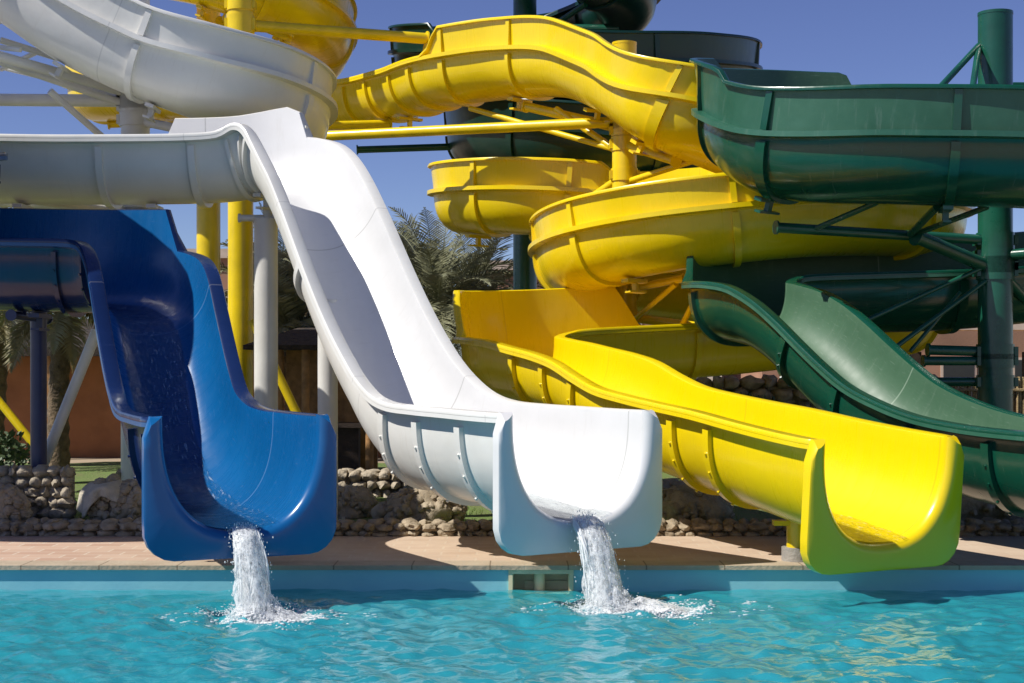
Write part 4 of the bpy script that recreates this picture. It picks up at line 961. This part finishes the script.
# ------------------------------------------------------------------ palms and shrubs
def palm(x,y,zc,ln,nf,seed,label,dry=0.2,tr=0.16,up=1.0):
    rnd=random.Random(seed)
    t=empty('palm_tree',(x,y,0.2),label,'palm tree','date palms behind the slides')
    pts=[];rad=[]
    nseg=26
    for k in range(nseg+1):
        f=k/nseg; pts.append((x+0.12*math.sin(f*2+seed),y,0.1+(zc-0.1)*f)); rad.append(tr*(1.15-0.25*f)*(1.09 if k%2 else 0.95))
    b=MB(); b.polytube(pts,rad,12); b.build('trunk',M['trunk'],t,smooth=50)
    top=Vector(pts[-1])
    def frond(b,az,el,L,droop):
        p=top.copy()+Vector((math.cos(az),math.sin(az),0))*0.06
        n=16; dirv=Vector((math.cos(az)*math.cos(el),math.sin(az)*math.cos(el),math.sin(el)))
        P=[p.copy()]
        for k in range(n):
            dirv.z-=droop*(0.4+1.6*k/n)/n; dirv.normalize(); p=p+dirv*(L/n); P.append(p.copy())
        b.polytube(P,[0.022*(1-0.8*k/n) for k in range(n+1)],4)
        for k in range(2,n+1):
          for sub in (0,0.33,0.66):
            q=P[k-1].lerp(P[k],sub); d=(P[k]-P[k-1]).normalized()
            side=d.cross(Vector((0,0,1))).normalized(); upv=side.cross(d)
            f=(k+sub)/n; ll=0.42*L/2.0*(math.sin(math.pi*min(1,f*0.92+0.06))**0.7)*rnd.uniform(0.8,1.15)+0.04
            for sg in (-1,1):
                tip=q+(side*sg*0.72+d*0.62+upv*rnd.uniform(0.05,0.42)+Vector((0,0,-0.22))).normalized()*ll
                wv=d*0.013
                mid=q.lerp(tip,0.5)+Vector((0,0,0.02))
                b.add([q-wv,q+wv,mid+wv*1.1,tip,mid-wv*1.1],[(0,1,2,3,4)])
    bg=MB(); bd=MB()
    for k in range(nf):
        az=rnd.uniform(0,2*math.pi); f=k/nf
        el=R(80)*(1-f)*up+R(-25)*f+rnd.uniform(-.15,.15)
        tgt = bd if (f>0.75 and rnd.random()<dry*3) else bg
        frond(tgt,az,el,ln*rnd.uniform(0.8,1.1),rnd.uniform(0.9,1.7))
    bg.build('crown',M['frond'],t)
    if bd.v: bd.build('dry_fronds',M['frond_dry'],t)
palm(-1.55,31,3.0,2.3,46,1,'full grey-green date palm just right of the white slide')
palm(-0.75,33.5,3.2,2.2,40,2,'date palm partly behind the fuller palm beside it, nearest the yellow spiral')
palm(-2.3,35,3.6,2.1,36,8,'date palm farthest back, its crown touching the white slide edge')
palm(-3.95,27.5,2.5,2.0,44,3,'low shaggy date palm between the grey-white column and the white slide',0.4)
palm(-5.9,19.9,2.65,1.5,36,4,'palm with thick trunk standing behind the navy column',1.0,tr=0.13,up=0.75)
palm(-8.0,23.0,2.9,1.8,36,6,'yellowish palm at the far left edge',1.0)
palm(-5.9,37,4.0,2.0,34,12,'distant palm low behind the left end of the white chute')
def shrub(x,y,z,r,h,seed,label):
    rnd=random.Random(seed); b=MB()
    for k in range(900):
        a=rnd.uniform(0,6.28); e=rnd.random(); q=rnd.random()**0.5
        p=Vector((x+r*q*math.cos(a)*(1-0.4*e),y+r*q*math.sin(a)*(1-0.4*e),z+h*e))
        p+=Vector((noise.noise(p*4),noise.noise(p*4+Vector((9,0,0))),0))*r*0.4
        d=Vector((rnd.gauss(0,1),rnd.gauss(0,1),rnd.gauss(0.5,1))).normalized()*rnd.uniform(.04,.09); s_=d.orthogonal().normalized()*0.018
        b.add([p-s_,p+s_,p+d*0.6+s_,p+d,p+d*0.6-s_],[(0,1,2,3,4)])
    o=b.build('shrub',M['leaf']); tag(o,label,'shrub')
shrub(-6.0,17.6,0.3,0.45,0.7,51,'leafy shrub behind the left planter wall')
shrub(-3.6,18.6,0.3,0.35,0.5,52,'small shrub behind the planter wall beside the blue slide')
shrub(3.3,22.0,0.3,0.8,1.1,53,'dark shrub in front of the reed screen near the yellow slide')
shrub(6.6,21.8,0.3,0.8,0.9,54,'shrub in front of the reed screen beside the green column')

# ------------------------------------------------------------------ camera, sun, sky
cam=bpy.data.cameras.new('camera'); co=bpy.data.objects.new('camera',cam); COL.objects.link(co)
cam.sensor_width=36; cam.lens=36*1500/1024; cam.shift_y=(370-341.5)/1024; cam.clip_end=3000; cam.clip_start=0.05
co.location=(0,0,1.75); co.rotation_euler=(R(90),0,0)
S.camera=co
SX,SY=-0.93,-0.35; EL=R(48)
n_=math.hypot(SX,SY)
sd=Vector((SX/n_*math.cos(EL),SY/n_*math.cos(EL),math.sin(EL)))
sun=bpy.data.lights.new('sun','SUN'); sun.energy=5.0; sun.angle=R(0.53); sun.color=(1.0,0.955,0.88)
so=bpy.data.objects.new('sun',sun); COL.objects.link(so); so.rotation_euler=sd.to_track_quat('Z','Y').to_euler(); so.location=(-10,-5,20)
w=bpy.data.worlds.new('World'); S.world=w; w.use_nodes=True
N=w.node_tree.nodes; L=w.node_tree.links
bg=N['Background']; sky=N.new('ShaderNodeTexSky'); sky.sky_type='NISHITA'; sky.sun_disc=False
sky.sun_elevation=EL; sky.sun_rotation=math.atan2(SX,SY); sky.altitude=300; sky.air_density=0.75; sky.dust_density=0.15; sky.ozone_density=4.0
hs=N.new('ShaderNodeHueSaturation'); hs.inputs['Hue'].default_value=0.522; hs.inputs['Saturation'].default_value=1.05
L.new(sky.outputs[0],hs.inputs['Color']); L.new(hs.outputs[0],bg.inputs['Color']); bg.inputs['Strength'].default_value=0.087
S.view_settings.view_transform='Standard'; S.view_settings.look='None'; S.view_settings.exposure=0.25; S.view_settings.gamma=1
S.view_settings.use_curve_mapping=False
S.cycles.max_bounces=8; S.cycles.transparent_max_bounces=24
S.cycles.caustics_reflective=False; S.cycles.caustics_refractive=False
